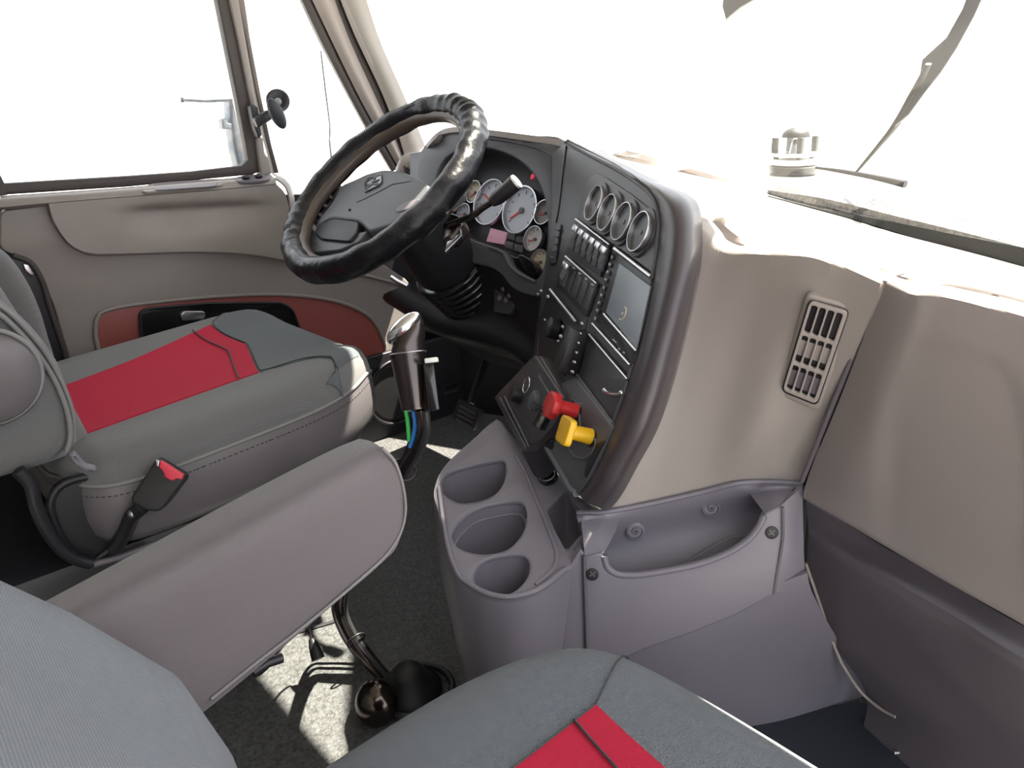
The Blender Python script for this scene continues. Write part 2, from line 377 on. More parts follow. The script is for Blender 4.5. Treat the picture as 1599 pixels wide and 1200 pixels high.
# rounded front end of the door top
loft('front_end', [dx([(428, 279), (440, 285), (452, 310), (457, 408)], XD+.026), dx([(431, 274), (447, 282), (458, 310), (463, 408)], XD+.005), dx([(425, 270), (446, 280), (460, 310), (466, 408)], XD-.05)], 'door', door, 20, 10, th=.004)
redpx = [(152, 540), (150, 502), (158, 488), (200, 477), (300, 466), (400, 460), (470, 462), (530, 472), (575, 493), (596, 525), (600, 552), (560, 562), (440, 590), (300, 600), (180, 590)]
ro = spl(dx(redpx, XD+.004), 90, True)
plate('pocket', ro, (1, 0, 0), .004, 'redins', door, bevel=.001)
tube('pocket_rim', ro+np.array([.002, 0, 0]), .005, 'door', door, closed=True)
hp = rnd([(220, 520), (219, 488), (232, 482), (330, 474), (440, 473), (457, 484), (470, 520), (340, 560), (230, 560)], 8)
arm = plate('pull_recess', dx(hp, XD+.012), (1, 0, 0), .012, 'gloss', door, bevel=.004)
tube('recess_rim', dx(hp, XD+.013), .0035, 'black', arm, closed=True)
plate('release_lever', dx(rnd([(282, 492), (287, 486), (318, 486), (322, 491), (318, 500), (284, 502)], 3), XD+.022), (1, 0, 0), .01, 'satin', door, bevel=.003)
# cup recess and switch plate on the sill
SL = Plane(P(300, 290, x=XD), np.cross(P(400, 278, x=-1.11)-P(100, 303, x=-1.11), P(300, 298, x=XD+.028)-P(300, 284, x=-1.15)))
if SL.n[2] < 0: SL.n = -SL.n
cupo = [(220, 296), (228, 290), (248, 285), (335, 279), (348, 280), (350, 286), (330, 290), (250, 297), (228, 299)]
pplate('handle_cup', SL, spl(cupo, 50, True), .006, .006, 'door', door, bevel=.002)
cupi = [(240, 291), (250, 287), (330, 281), (339, 283), (338, 288), (328, 291), (255, 296), (242, 296)]
pplate('cup_well', SL, spl(cupi, 50, True), .0075, .003, 'lower', door, bevel=.001)
sw = pplate('switch_plate', SL, spl([(366, 279), (374, 275), (400, 272), (422, 272), (424, 277), (410, 281), (380, 283), (368, 282)], 50, True), .009, .008, 'lower', door, bevel=.002)
for c in [(384, 277), (404, 275)]:
    ell('window_switch', SL.at(c[0], c[1], .014), [(1, 0, 0), (0, 1, 0), (0, 0, 1)], (.007, .011, .006), 'black', door)
# window frame and glass
frame = thing('trim_1', 'dark brown window surround of the door on the far side', 'window frame', P(200, 290, x=-1.15), kind='structure')
fb = [(-60, 291), (0, 287), (200, 275), (300, 268), (378, 259), (388, 250), (384, 225), (370, 150), (352, 60), (334, -30), (352, -30), (372, 60), (390, 150), (404, 225), (412, 258), (408, 268), (395, 273), (300, 282), (200, 292), (0, 305), (-60, 309)]
plate('lower_surround', dx(fb, -1.13), (1, 0, 0), .03, 'seal', frame, bevel=.005)
plate('rear_post', dx([(-60, 250), (0, 272), (8, 288), (12, 305), (-60, 312)], -1.12), (1, 0, 0), .02, 'seal', frame)
plate('front_post', dx([(352, -30), (368, -30), (383, 60), (398, 150), (408, 210), (412, 235), (410, 262), (404, 225), (390, 150), (372, 60)], -1.12), (1, 0, 0), .02, 'door', frame, bevel=.004)
plate('post_foot', dx(rnd([(401, 216), (411, 214), (414, 240), (421, 248), (426, 272), (408, 274)], 4), -1.118), (1, 0, 0), .03, 'door', frame, bevel=.004)
plate('division_bar', dx([(366, -30), (378, -30), (391, 60), (408, 150), (424, 225), (436, 270), (429, 271), (414, 215), (400, 150), (383, 60)], -1.16), (1, 0, 0), .02, 'seal', frame, bevel=.003)
struct(plate('window_2', dx([(-80, 295), (390, 262), (392, 225), (372, 130), (340, -60), (-80, -60)], -1.145), (1, 0, 0), .004, 'glass', bevel=.0005))
struct(plate('window_3', dx([(420, 262), (600, 262), (560, 140), (470, -60), (372, -60), (400, 110)], -1.17), (1, 0, 0), .004, 'glass', bevel=.0005))
# door's black kick area with a speaker
kick = thing('door_kick_panel', "black lower kick trim with a round speaker ring ahead of the driver's seat", 'kick panel', P(600, 700, x=-1.09))
plate('panel', dx(rnd([(552, 566), (600, 552), (700, 525), (760, 560), (800, 760), (560, 800), (540, 640)], 8), XD+.02), (1, 0, 0), .02, 'black', kick, bevel=.004)
spc = P(618, 612, x=XD+.02)
lathe('speaker_grille', spc, (1, 0, 0), [(.0, .006), (.085, .004), (.09, 0), (.0, -.004)], 'rubber', kick)
tube('speaker_ring', [spc+np.array([.006, .1*cos(a), .1*sin(a)]) for a in np.linspace(0, 2*pi, 48, endpoint=False)], .005, 'black', kick, closed=True)
# black rear pillar gap with latch
pil = thing('door_pillar', "black door pillar gap with a metal latch behind the driver's seat", 'pillar', P(80, 560, x=-1.085))
plate('pillar_trim', dx(spl([(-40, 395), (20, 400), (48, 412), (66, 440), (78, 480), (95, 530), (118, 600), (80, 620), (-40, 560)], 60, True), -1.085), (1, 0, 0), .02, 'black', pil, bevel=.004)
plate('latch', dx([(36, 412), (44, 414), (54, 428), (50, 432), (40, 424)], -1.078), (1, 0, 0), .008, 'satin', pil)
tube('pillar_seal', dx([(20, 399), (48, 411), (66, 440), (78, 480), (95, 530), (115, 592)], -1.083), .006, 'seal', pil, n=30)

# ---- A pillar, windshield
XA = -1.04
ap = thing('trim_2', 'windshield pillar in warm grey plastic with dark seals on the far side', 'pillar', P(640, 250, x=XA), kind='structure')
def strip(name, L, R, x, th, m, par):
    Lp, Rp = spl(dx(L, x), 24), spl(dx(R, x), 24)
    mid = (Lp+Rp)/2+np.array([.012, -.004, 0]) if m == 'cream' else (Lp+Rp)/2+np.array([.004, 0, 0])
    return loft(name, [Lp, mid, Rp], m, par, 24, 10, th=th)
strip('seal', [(462, -20), (500, 62), (545, 150), (580, 214), (612, 268)], [(480, -20), (520, 66), (560, 148), (594, 210), (624, 262)], XA-.02, .03, 'seal', ap)
strip('pillar_trim', [(478, -20), (519, 66), (559, 148), (593, 210), (622, 262)], [(516, -20), (545, 60), (585, 148), (612, 205), (632, 252)], XA-.012, .03, 'cream', ap)
strip('groove', [(514, -20), (542, 55), (580, 140), (608, 205), (630, 255)], [(526, -20), (556, 55), (596, 140), (622, 205), (640, 250)], XA-.016, .03, 'seal', ap)
strip('inner_trim', [(524, -20), (554, 55), (594, 140), (620, 205), (634, 250)], [(566, -20), (592, 60), (620, 125), (642, 175), (664, 228)], XA, .04, 'cream', ap)
# windshield glass (curved)
wb = [P(640, 232, x=-1.02), P(760, 215, y=1.42), P(900, 240, y=1.56), P(1060, 275, y=1.62), P(1200, 302, y=1.57), P(1400, 352, y=1.50), P(1599, 405, y=1.38), np.array([.98, 1.12, .66])]
wt = [np.array([x, y, 1.415]) for x, y in [(-1.0, .99), (-.8, 1.03), (-.5, 1.045), (-.2, 1.05), (.1, 1.05), (.4, 1.05), (.7, 1.045), (.97, 1.0)]]
struct(loft('window_1', [wb, wt], 'glass', None, 60, 12, th=.005, smooth_v=False))
# header over the windshield, front outline invented to mask sun into patches inside
struct(plate('header_sun_mask', [(-1.1, .93, 1.43), (-1.1, 1.66, 1.43), (-.5, 1.66, 1.43), (-.34, 1.46, 1.43), (-.34, 1.28, 1.43), (-.34, 1.06, 1.43), (.13, 1.06, 1.43), (.13, 1.085, 1.43), (.07, 1.112, 1.43), (-.12, 1.235, 1.43), (-.33, 1.31, 1.43), (-.33, 1.46, 1.43), (0, 1.45, 1.43), (.04, 1.33, 1.43), (.14, 1.32, 1.43), (.16, 1.215, 1.43), (.31, 1.215, 1.43), (.34, 1.165, 1.43), (.60, 1.155, 1.43), (.62, 1.035, 1.43), (1.0, 1.02, 1.43), (1.0, .93, 1.43)], (0, 0, 1), .02, 'headliner', bevel=.003))

# ============================================================ OUTSIDE
mir = thing('side_mirror', "pale blue mirror post with a thin dark arm beyond the door glass", 'mirror', P(385, 262, x=-1.38))
plate('mirror_post', dx(rnd([(358, 152), (364, 150), (376, 200), (388, 240), (392, 268), (374, 268), (366, 235), (360, 190)], 3), -1.38), (1, 0, 0), .05, 'pale', mir, bevel=.008)
tube('mirror_foot', [P(384, 262, x=-1.38), P(392, 278, x=-1.25), P(400, 282, x=-1.14)], .012, 'pale', mir)
tube('mirror_arm', dx([(285, 155), (320, 157), (362, 155)], -1.38), .0065, 'pale', mir)
plate('arm_tip', dx([(284, 152), (288, 152), (288, 160), (284, 160)], -1.376), (1, 0, 0), .012, 'pad', mir)
plate('bracket', dx(rnd([(347, 186), (353, 184), (355, 192), (362, 193), (362, 202), (348, 202)], 2), -1.38), (1, 0, 0), .03, 'pale', mir, bevel=.003)
ant = tube('antenna', [P(501, 80, d=3.0), P(508, 140, d=3.0), P(515, 190, d=3.0), P(523, 300, d=3.0), P(523, 300, d=3.0)*[1, 1, 0]+[0, 0, -1.14]], [.0028, .004, .005, .005, .006], 'black', n=16, seg=8)
tag(ant, 'thin dark antenna rod seen through the quarter window', 'antenna')
# hood
hood = loft('hood', [[P(700, 268, y=1.75), P(1000, 290, y=1.76), P(1200, 300, y=1.75), P(1400, 318, y=1.73), P(1640, 378, y=1.64)],
                     [(-.75, 2.3, .60), (-.35, 2.3, .62), (-.1, 2.3, .62), (.2, 2.3, .58), (.7, 2.2, .52)], [(-.7, 3.2, .45), (-.35, 3.2, .48), (-.1, 3.2, .48), (.2, 3.2, .47), (.6, 3.1, .42)]], 'paint', None, 40, 20, th=.02)
tag(hood, 'white hood in bright sun beyond the windshield', 'hood')
cow = loft('cowl', [[P(1199, 297, y=1.60), P(1290, 311, y=1.58), P(1400, 338, y=1.53), P(1500, 362, y=1.47), P(1640, 398, y=1.37)], [P(1199, 290, y=1.68), P(1300, 301, y=1.67), P(1400, 318, y=1.62), P(1500, 343, y=1.56), P(1640, 378, y=1.46)]], 'cowl', None, 40, 6, th=.02, smooth_v=False)
tag(cow, 'wet dark cowl strip along the foot of the windshield', 'cowl')
wip = thing('windshield_wiper', 'dark windshield wiper parked upright on the outside of the glass', 'wiper', P(1340, 268, y=1.66))
tube('wiper_arm', [P(1338, 268, y=1.64), P(1372, 228, y=1.61), P(1398, 196, y=1.58), P(1424, 152, y=1.55), P(1450, 100, y=1.52)], [.004, .006, .009, .010, .006], 'wiper', wip, n=20, flat=.5)
WP = Plane(P(1440, 130, y=1.54), (.45, -.8, .3))
pplate('wiper_blade', WP, [(1398, 196), (1424, 152), (1437, 118), (1441, 92), (1449, 84), (1478, 58), (1504, 12), (1516, -20), (1542, -20), (1522, 24), (1496, 72), (1470, 112), (1446, 142), (1420, 178)], 0, .014, 'wiper', wip, bevel=.003)
hl = tube('hood_rail', [P(1274, 262, y=1.70), P(1310, 267, y=1.69), P(1360, 276, y=1.68), P(1414, 288, y=1.67)], [.003, .005, .006, .008], 'black', n=24)
tag(hl, 'black rubber rail along the rear edge of the hood under the wiper', 'rail')
vis = plate('outer_visor', [P(1127, 10, y=1.9), P(1133, 31, y=1.9), P(1165, 16, y=1.95), P(1240, -22, y=2.0), P(1130, -22, y=1.9)], (.2, -.95, .1), .03, 'smoke', bevel=.004)
tag(vis, 'grey corner of an outside visor at the top of the windshield', 'visor')
# lamp standing on the hood
bp = P(1237, 277, y=1.78); sc = 1.0/1220*(bp-CP) @ FW
lamp = thing('hood_lamp', 'small clear lamp with a grey dome standing on the hood outside', 'lamp', bp)
upv = np.array([.02, 0, 1.0])
def hp_(h): return bp+upv*h*sc
lathe('base', hp_(4), upv, [(.0, 0), (32*sc, 0), (35*sc, 2*sc), (38*sc, 13*sc), (30*sc, 15*sc), (0, 15*sc)], 'smoke', lamp)
lathe('foot_flange', hp_(0), upv, [(.0, 0), (42*sc, 0), (40*sc, 4*sc), (0, 4*sc)], 'white', lamp)
lathe('white_collar', hp_(20), upv, [(0, 0), (33*sc, 0), (33*sc, 8*sc), (0, 8*sc)], 'white', lamp)
lathe('ring', hp_(32), upv, [(0, 0), (31*sc, 0), (31*sc, 5*sc), (0, 5*sc)], 'white', lamp)
for k in range(4):
    a = pi/4+k*pi/2; q = np.array([cos(a), sin(a), 0])*30*sc
    box('cage_post', hp_(49)+q, (4*sc, 4*sc, 11.5*sc), 'smoke', lamp, bevel=0.0008); box('lower_post', hp_(29)+q*.9, (3*sc, 3*sc, 4*sc), 'smoke', lamp, bevel=0)
lathe('lens', hp_(37), upv, [(0, 0), (26*sc, 0), (25*sc, 8*sc), (20*sc, 23*sc), (0, 23*sc)], 'lens', lamp)
lathe('bulb', hp_(37), upv, [(0, 0), (8*sc, 0), (6*sc, 14*sc), (2*sc, 20*sc), (0, 20*sc)], 'satin', lamp)
lathe('dome_cap', hp_(60), upv, [(0, 0), (21*sc, 0), (19.5*sc, 6*sc), (15*sc, 10.5*sc), (8*sc, 13.5*sc), (0, 14.5*sc)], 'wiper', lamp)

# clamp on the division bar
cl = thing('grab_bracket', 'black bracket with an oval pad and round disc clamped to the far window bar', 'bracket', P(405, 215, x=-1.08))
plate('clamp', dx(rnd([(391, 165), (398, 163), (404, 168), (406, 185), (410, 212), (404, 216), (398, 200)], 3), -1.09), (1, 0, 0), .025, 'black', cl, bevel=.004)
plate('stem', dx(rnd([(398, 185), (418, 172), (424, 172), (426, 186), (420, 190), (404, 200)], 3), -1.06), (1, 0, 0), .02, 'black', cl, bevel=.004)
a0, a1 = P(421, 155, x=-1.02), P(443, 200, x=-1.02); ax = (a1-a0)/np.linalg.norm(a1-a0)
ell('oval_pad', (a0+a1)/2, [ax, np.cross(ax, FW), FW], (np.linalg.norm(a1-a0)/2*1.05, .017, .014), 'pad', cl)
lathe('disc', P(434, 159, x=-1.07), -FW+.3*RT, [(0, 0), (.025, 0), (.028, .004), (.028, .01), (.022, .012), (.012, .008), (0, .008)], 'black', cl)
ell('disc_boss', P(434, 159, x=-1.058), I3, (.009, .009, .009), 'dome', cl)

# ============================================================ DASHBOARD
dash = thing('dashboard', 'wrap-around grey dashboard with gauges, switches, a display and a glovebox', 'dashboard', (-.1, 1.1, .3))
# --- padded top from the front edge to the windshield
e_px = [(640, 262), (668, 222), (690, 203), (720, 198), (757, 202), (820, 210), (878, 219)]
EB = [P(640, 262, x=-.98)]+[B.at(a, b, .06) for a, b in e_px[1:]]
ES = [S.at(a, b, -.02) for a, b in [(920, 240), (962, 261), (994, 282), (1020, 297), (1050, 306)]]
CY = [.885, .88, .875, .87, .862, .855]
CR = [(1088, 346), (1128, 388), (1187, 394), (1262, 397), (1319, 416), (1376, 440)]
EC = [P(a, b, y=y) for (a, b), y in zip(CR, CY)]
EG_px = [(1404, 469), (1425, 457), (1460, 459), (1530, 474), (1599, 492), (1700, 524)]
GY = [.845, .84, .835, .825, .815, .80]
EG = [P(a, b, y=y) for (a, b), y in zip(EG_px, GY)]
EL = [np.array([-1.15, 1.16, .73]), np.array([-1.06, 1.17, .74])]; BL_ = [np.array([-1.15, 1.36, .72]), np.array([-1.06, 1.36, .73])]
front = [*EL, EB[0], *EB[1:], *ES, EC[0]+np.array([-.01, .03, -.012])]
back1 = [*BL_, np.array([-.97, 1.36, .74]), *[np.array([q[0]+.02*i, 1.38+.025*i, .75]) for i, q in enumerate(EB[1:])], *[np.array(q) for q in [(-.40, 1.55, .775), (-.32, 1.57, .765), (-.24, 1.575, .752), (-.15, 1.58, .735)]], np.array([-.02, 1.58, .69])]
back1.insert(-1, back1[-2]*.5+back1[-1]*.5)
padG = []
assert len(front) == len(back1)
Ff, Bb = idx(front, 106), idx(back1, 106)
for t in np.linspace(0, 1, 12): padG.append(Ff*t+Bb*(1-t)+np.array([0, 0, .004])*sin(pi*t))
sheet('hood_pad', padG, 'cream', dash, .012, toward=(0, 0, 5))
gk = [[P(1199, 305, y=1.52), P(1300, 329, y=1.48), P(1400, 348, y=1.44), P(1500, 368, y=1.38), P(1640, 395, y=1.28)], [P(1199, 306, y=1.515), P(1300, 333, y=1.475), P(1400, 363, y=1.43), P(1500, 396, y=1.37), P(1640, 440, y=1.26)]]
loft('unlit_gap_strip', gk, 'gap_shade', dash, 30, 4, th=.008, smooth_v=False)  # black strip stands in for the unlit gap at the glass foot
# --- passenger side: top pad folding into the vent panel
wbk = [P(1120, 286, y=1.6), P(1160, 294, y=1.59), P(1200, 304, y=1.57), P(1262, 322, y=1.545), P(1319, 337, y=1.53), P(1376, 354, y=1.51)]
up3 = [q+np.array([.0, .07, .004]) for q in EC]; up2 = [q+np.array([0, .025, .001]) for q in EC]
BT_px = [(948, 798), (1020, 785), (1095, 768), (1152, 754), (1200, 752), (1252, 754)]
KW = [-.05, -.06, -.06, -.05, -.05, -.04]
BT = [K.at(a, b, w) for (a, b), w in zip(BT_px, KW)]
tow = np.array([FW[0]*-1, FW[1]*-1, .3])
dn1 = [EC[i]*.93+BT[i]*.07+(.012 if i == 3 else .006)*tow for i in range(6)]
dn2 = [EC[i]*.55+BT[i]*.45+(.016 if i == 3 else 0.004)*tow for i in range(6)]
dn3 = [EC[i]*.2+BT[i]*.8+(.012 if i == 3 else 0.002)*tow for i in range(6)]
loft('vent_panel', [[r[0]+np.array([-.03, .012, -.004]), *r] for r in [wbk, [a*.5+b*.5 for a, b in zip(wbk, up3)], up3, up2, EC, dn1, dn2, dn3, BT]], 'cream', dash, 50, 90, th=.008)
# --- glovebox with its own top
gbk = [P(1376, 354, y=1.51), P(1420, 366, y=1.49), P(1470, 378, y=1.48), P(1540, 395, y=1.45), P(1620, 416, y=1.40), P(1720, 440, y=1.32)]
gup = [q+np.array([0, .06, .006]) for q in EG]; gup2 = [q+np.array([0, .02, .003]) for q in EG]
GB_px = [(1258, 781), (1300, 805), (1380, 852), (1480, 910), (1599, 977), (1700, 1035)]
GBY = [.90, .885, .865, .84, .81, .78]
GB = [P(a, b, y=y) for (a, b), y in zip(GB_px, GBY)]; GBb = [q+np.array([0, .07, .0]) for q in GB]
EG0 = [P(1379, 441, y=.875), P(1386, 432, y=.872)]
L_top = P(1378, 436, y=.868); 
tg = [L_top, *EG[0:]][:6]
gd1 = [a*.93+b*.07+.010*tow for a, b in zip(EG, GB)]; gd1[0] = P(1370, 470, y=.866)
gd2 = [a*.5+b*.5+.012*tow for a, b in zip(EG, GB)]; gd2[0] = P(1312, 622, y=.885)
gd3 = [a*.12+b*.88+.010*tow for a, b in zip(EG, GB)]; gd3[0] = P(1262, 745, y=.9)
EGx = [P(1381, 440, y=.862), *EG[1:]]
gupx = [EGx[0]+np.array([0, .05, .004]), *gup[1:]]; gup2x = [EGx[0]+np.array([0, .02, .002]), *gup2[1:]]
GBG = loft_grid([[*r, r[-1]+np.array([.25, -.03, 0])] for r in [gbk, [a*.5+b*.5 for a, b in zip(gbk, gupx)], gupx, gup2x, EGx, gd1, gd2, gd3, GB, GBb]], 90, 150)
for i in range(GBG.shape[0]):
    for j in range(GBG.shape[1]):
        v = GBG[i, j]-CP; z = v @ FW; a = 799.5+F*(v @ RT)/z; b = 600-F*(v @ UP)/z
        yc = np.interp(a, [1340, 1390, 1500, 1555, 1590, 1640], [512, 520, 545, 562, 596, 660]); xc = np.interp(b, [500, 560, 596, 650, 760, 1000], [1540, 1560, 1588, 1604, 1614, 1640])
        d = min(b-yc, xc-a)
        if a > 1360 and b > 500: GBG[i, j] += FW*.007*min(1, max(0, (d+7)/14))*min(1, (a-1360)/40)*min(1, max(0, (960-b)/300+.3))
sheet('glovebox', GBG, 'glove', dash, .01)
# raised field of the glovebox door
GL = Plane(P(1450, 700, y=.845), np.cross(gd2[4]-gd2[1], gd1[3]-gd3[3]))
if GL.n @ (CP-GL.p) < 0: GL.n = -GL.n
tube('panel_seam', [P(1382, 436, y=.862), P(1366, 470, y=.868), P(1340, 535, y=.878), P(1300, 632, y=.888), P(1268, 712, y=.896), P(1252, 752, y=.9)], .0035, 'lower', dash, n=40)
tube('dash_cable', [P(1405, 406, y=1.15), P(1445, 424, y=1.1), P(1480, 431, y=1.08), P(1540, 434, y=1.06), P(1640, 446, y=1.03)], .0035, 'strip', dash, n=30)
plate('trim_clip', spl([P(1545, 437, y=1.03), P(1575, 438, y=1.03), P(1600, 445, y=1.02), P(1596, 451, y=1.02), P(1560, 444, y=1.03)], 24, True), (0, -.4, 1), .008, 'strip', dash)
# knee panel below the glovebox
kp = [[P(1258, 784, y=.95), P(1340, 832, y=.94), P(1480, 910, y=.91), P(1620, 990, y=.87)],
      [P(1261, 808, y=.945), P(1345, 862, y=.925), P(1480, 942, y=.885), P(1620, 1024, y=.845)],
      [P(1263, 835, y=.93), P(1347, 892, y=.895), P(1480, 972, y=.855), P(1620, 1054, y=.815)],
      [P(1264, 900, y=.945), P(1350, 960, y=.92), P(1490, 1050, y=.88), P(1640, 1130, y=.85)],
      [P(1300, 1000, y=.97), P(1370, 1050, y=.95), P(1500, 1120, y=.92), P(1660, 1200, y=.88)],
      [P(1352, 1084, y=1.0), P(1400, 1118, y=.98), P(1500, 1184, y=.95), P(1660, 1280, y=.92)]]
kp = [[*r, r[-1]+np.array([.25, -.05, 0])] for r in kp]
kp.append([np.array([q[0], q[1]+.004, -.004]) for q in kp[-1]])
loft('knee_panel', kp, 'lower', dash, 40, 40, th=.012)
sheet('leak_blocker', [[(.33, 1.02, .44), (.40, 1.13, .44), (.60, 1.10, .44), (.95, 1.0, .44)], [(.33, 1.02, .2), (.40, 1.13, .2), (.60, 1.10, .2), (.95, 1.0, .2)], [(.40, 1.13, 0), (.42, 1.14, 0), (.60, 1.10, 0), (.95, 1.0, 0)]], 'black', dash, .006, toward=(.6, 0, .2))  # unseen sheet added to block sunlight leaking past the knee panel
tube('knee_trim_edge', [P(1258, 880, y=.93), P(1282, 950, y=.95), P(1302, 1008, y=.965), P(1320, 1046, y=.975), P(1346, 1083, y=.99), P(1376, 1108, y=.985), P(1398, 1120, y=.98)], .0025, 'cream', dash, n=40)
# --- centre stack: bull-nosed surround
inn = [(884, 222), (922, 243), (962, 264), (994, 285), (1016, 304), (1026, 326), (1028, 366), (1018, 433), (990, 560), (965, 640), (940, 702), (918, 748), (903, 772)]
midp = [(882, 220), (925, 240), (966, 260), (1002, 280), (1034, 301), (1054, 326), (1058, 375), (1048, 445), (1018, 565), (990, 650), (962, 712), (938, 760), (915, 785)]
out = [(881, 219), (928, 239), (972, 259), (1014, 280), (1066, 302), (1086, 324), (1091, 380), (1082, 455), (1050, 585), (1022, 668), (990, 728), (964, 775), (945, 797)]
out2 = [(a+6, b) for a, b in out]
rw = [S.pts(inn, 0), S.pts([((a*2+c)/3, (b*2+d)/3) for (a, b), (c, d) in zip(inn, midp)], .008), S.pts(midp, .006), S.pts([((a+2*c)/3, (b+2*d)/3) for (a, b), (c, d) in zip(midp, out)], -.012), S.pts(out, -.04), S.pts(out2, -.06)]
loft('stack_surround', rw, 'band', dash, 90, 18, th=.006)
face = [(862, 240), (884, 222), (922, 243), (962, 264), (994, 285), (1016, 304), (1027, 326), (1029, 366), (1019, 433), (991, 560), (966, 640), (941, 702), (919, 748), (904, 774), (880, 745), (868, 690), (838, 600), (846, 470), (862, 340)]
pplate('stack_face', S, face, 0.0, .02, 'stack', dash, bevel=.001)
tube('face_edge', S.pts(inn, .003), .003, 'bezel', dash, n=90)
# left flank of the stack towards the column
loft('stack_flank', [S.pts([(884, 224), (866, 300), (860, 400), (846, 480), (838, 600), (868, 690)], 0), S.pts([(880, 224), (860, 300), (850, 400), (838, 480), (828, 600), (850, 690)], -.12)], 'stack', dash, 30, 6, th=.01, smooth_v=False)

# auxiliary gauges
def gauge(c, pl, rad, w, dm, par, ang=200, rim='satin', tiltn=None, depth=.009):
    n = pl.n; ctr = pl.at(c[0], c[1], w)
    g = lathe('gauge', ctr, n, [(rad*.9, -.002), (rad*1.0, -.002), (rad*1.01, depth*.6), (rad*.985, depth), (rad*.945, depth), (rad*.91, depth*.2), (rad*.90, -.005)], rim, par, 44)
    d, u, v = frame_of(n)
    lathe('dial', ctr-n*.003, n, [(0, .001), (rad*.92, .001), (rad*.92, .003), (0, .003)], dm, g, 40)
    datas = []
    for k in range(9):
        a = radians(-40+k*32.5); q = cos(a)*u+sin(a)*v; t = np.cross(n, q)
        datas.append(box_data(ctr+q*rad*.74+n*.0008, (q, t, n), (rad*.07, rad*.014, .0006)))
    V, Fc = merge(datas); link('scale_marks', me_from('scale_marks', V, Fc), 'needlec', g)
    a = radians(ang); q = cos(a)*u+sin(a)*v; t = np.cross(n, q)
    V, Fc = box_data(ctr+q*rad*.3+n*.002, (q, t, n), (rad*.36, rad*.035, .0008)); link('needle', me_from('needle', V, Fc), 'needle', g)
    lathe('needle_hub', ctr, n, [(0, 0), (rad*.13, 0), (rad*.12, .004), (0, .0045)], 'needlec', g, 20)
    return g
pn = pplate('gauge_panel', S, [(900, 341), (908, 305), (914, 288), (921, 277), (931, 272), (944, 276), (985, 303), (1020, 331), (1024, 350), (1020, 429), (955, 381)], .004, .006, 'bezel', dash, bevel=.002, r=5)
for c, dm in zip([(933, 319), (954, 334), (977, 348), (1004, 364)], ['dialg', 'dialg', 'dialc', 'dialg']):
    r_ = .0285
    g = gauge(c, S, r_, .006, dm, dash, ang=225)
    lathe('gauge_collar', S.at(c[0], c[1], .005), S.n, [(r_*1.02, 0), (r_*1.22, 0), (r_*1.2, .003), (r_*1.02, .004)], 'stack', g, 40)
# rocker switches
def quad(tl, tr, br, bl, u, v):
    t = np.array(tl)*(1-u)+np.array(tr)*u; b = np.array(bl)*(1-u)+np.array(br)*u; return tuple(t*(1-v)+b*v)
def switch_bank(q, n, up, w, par):
    pp = pplate('switch_panel', S, [q[0], q[1], q[2], q[3]], w, .008, 'black', par, bevel=.001)
    tube('panel_lip', S.pts([q[0], q[1]], w+.002), .0022, 'satin', pp)
    for k in range(n):
        u0, u1 = (k+.12)/n, (k+.88)/n; um = (u0+u1)/2
        hi = up[k]
        s = pplate('rocker_switch' if hi else 'blank_slot', S, [quad(*q, u0, .16), quad(*q, u1, .16), quad(*q, u1, .84), quad(*q, u0, .84)], w+(.006 if hi else .002), .006, 'stack', pp, bevel=.001)
        if hi:
            a = S.at(*quad(*q, um, .22), w+.012); b = S.at(*quad(*q, um, .62), w+.004); c = S.at(*quad(*q, um, .78), w+.008)
            wd_ = np.linalg.norm(S.at(*quad(*q, u1, .3), w)-S.at(*quad(*q, u0, .3), w))*.42
            t = S.at(*quad(*q, u1, .3), w)-S.at(*quad(*q, u0, .3), w); t /= np.linalg.norm(t)
            dv = b-a; dv /= np.linalg.norm(dv)
            box('paddle', a+S.n*.001, (wd_, .0055, .004), 'satin', s, ax=(t, np.cross(S.n, t), S.n), bevel=.0015)
            box('rocker_face', (a*.35+b*.65), (wd_*.8, np.linalg.norm(b-a)*.42, .0025), 'dome', s, ax=(t, dv, np.cross(t, dv)), bevel=.0008)
        else:
            box('slot_icon', S.at(*quad(*q, um, .1), w+.001), (.004, .0015, .001), 'icon', s, ax=(S.at(*quad(*q, 1, .1), 0)-S.at(*quad(*q, 0, .1), 0), S.n, np.cross(S.n, S.at(*quad(*q, 1, .1), 0)-S.at(*quad(*q, 0, .1), 0))), bevel=0)
switch_bank([(899, 343), (952, 383), (936, 432), (883, 394)], 6, [1]*6, .005, dash)
switch_bank([(883, 401), (932, 444), (914, 494), (867, 447)], 5, [1, 0, 0, 0, 0], .005, dash)
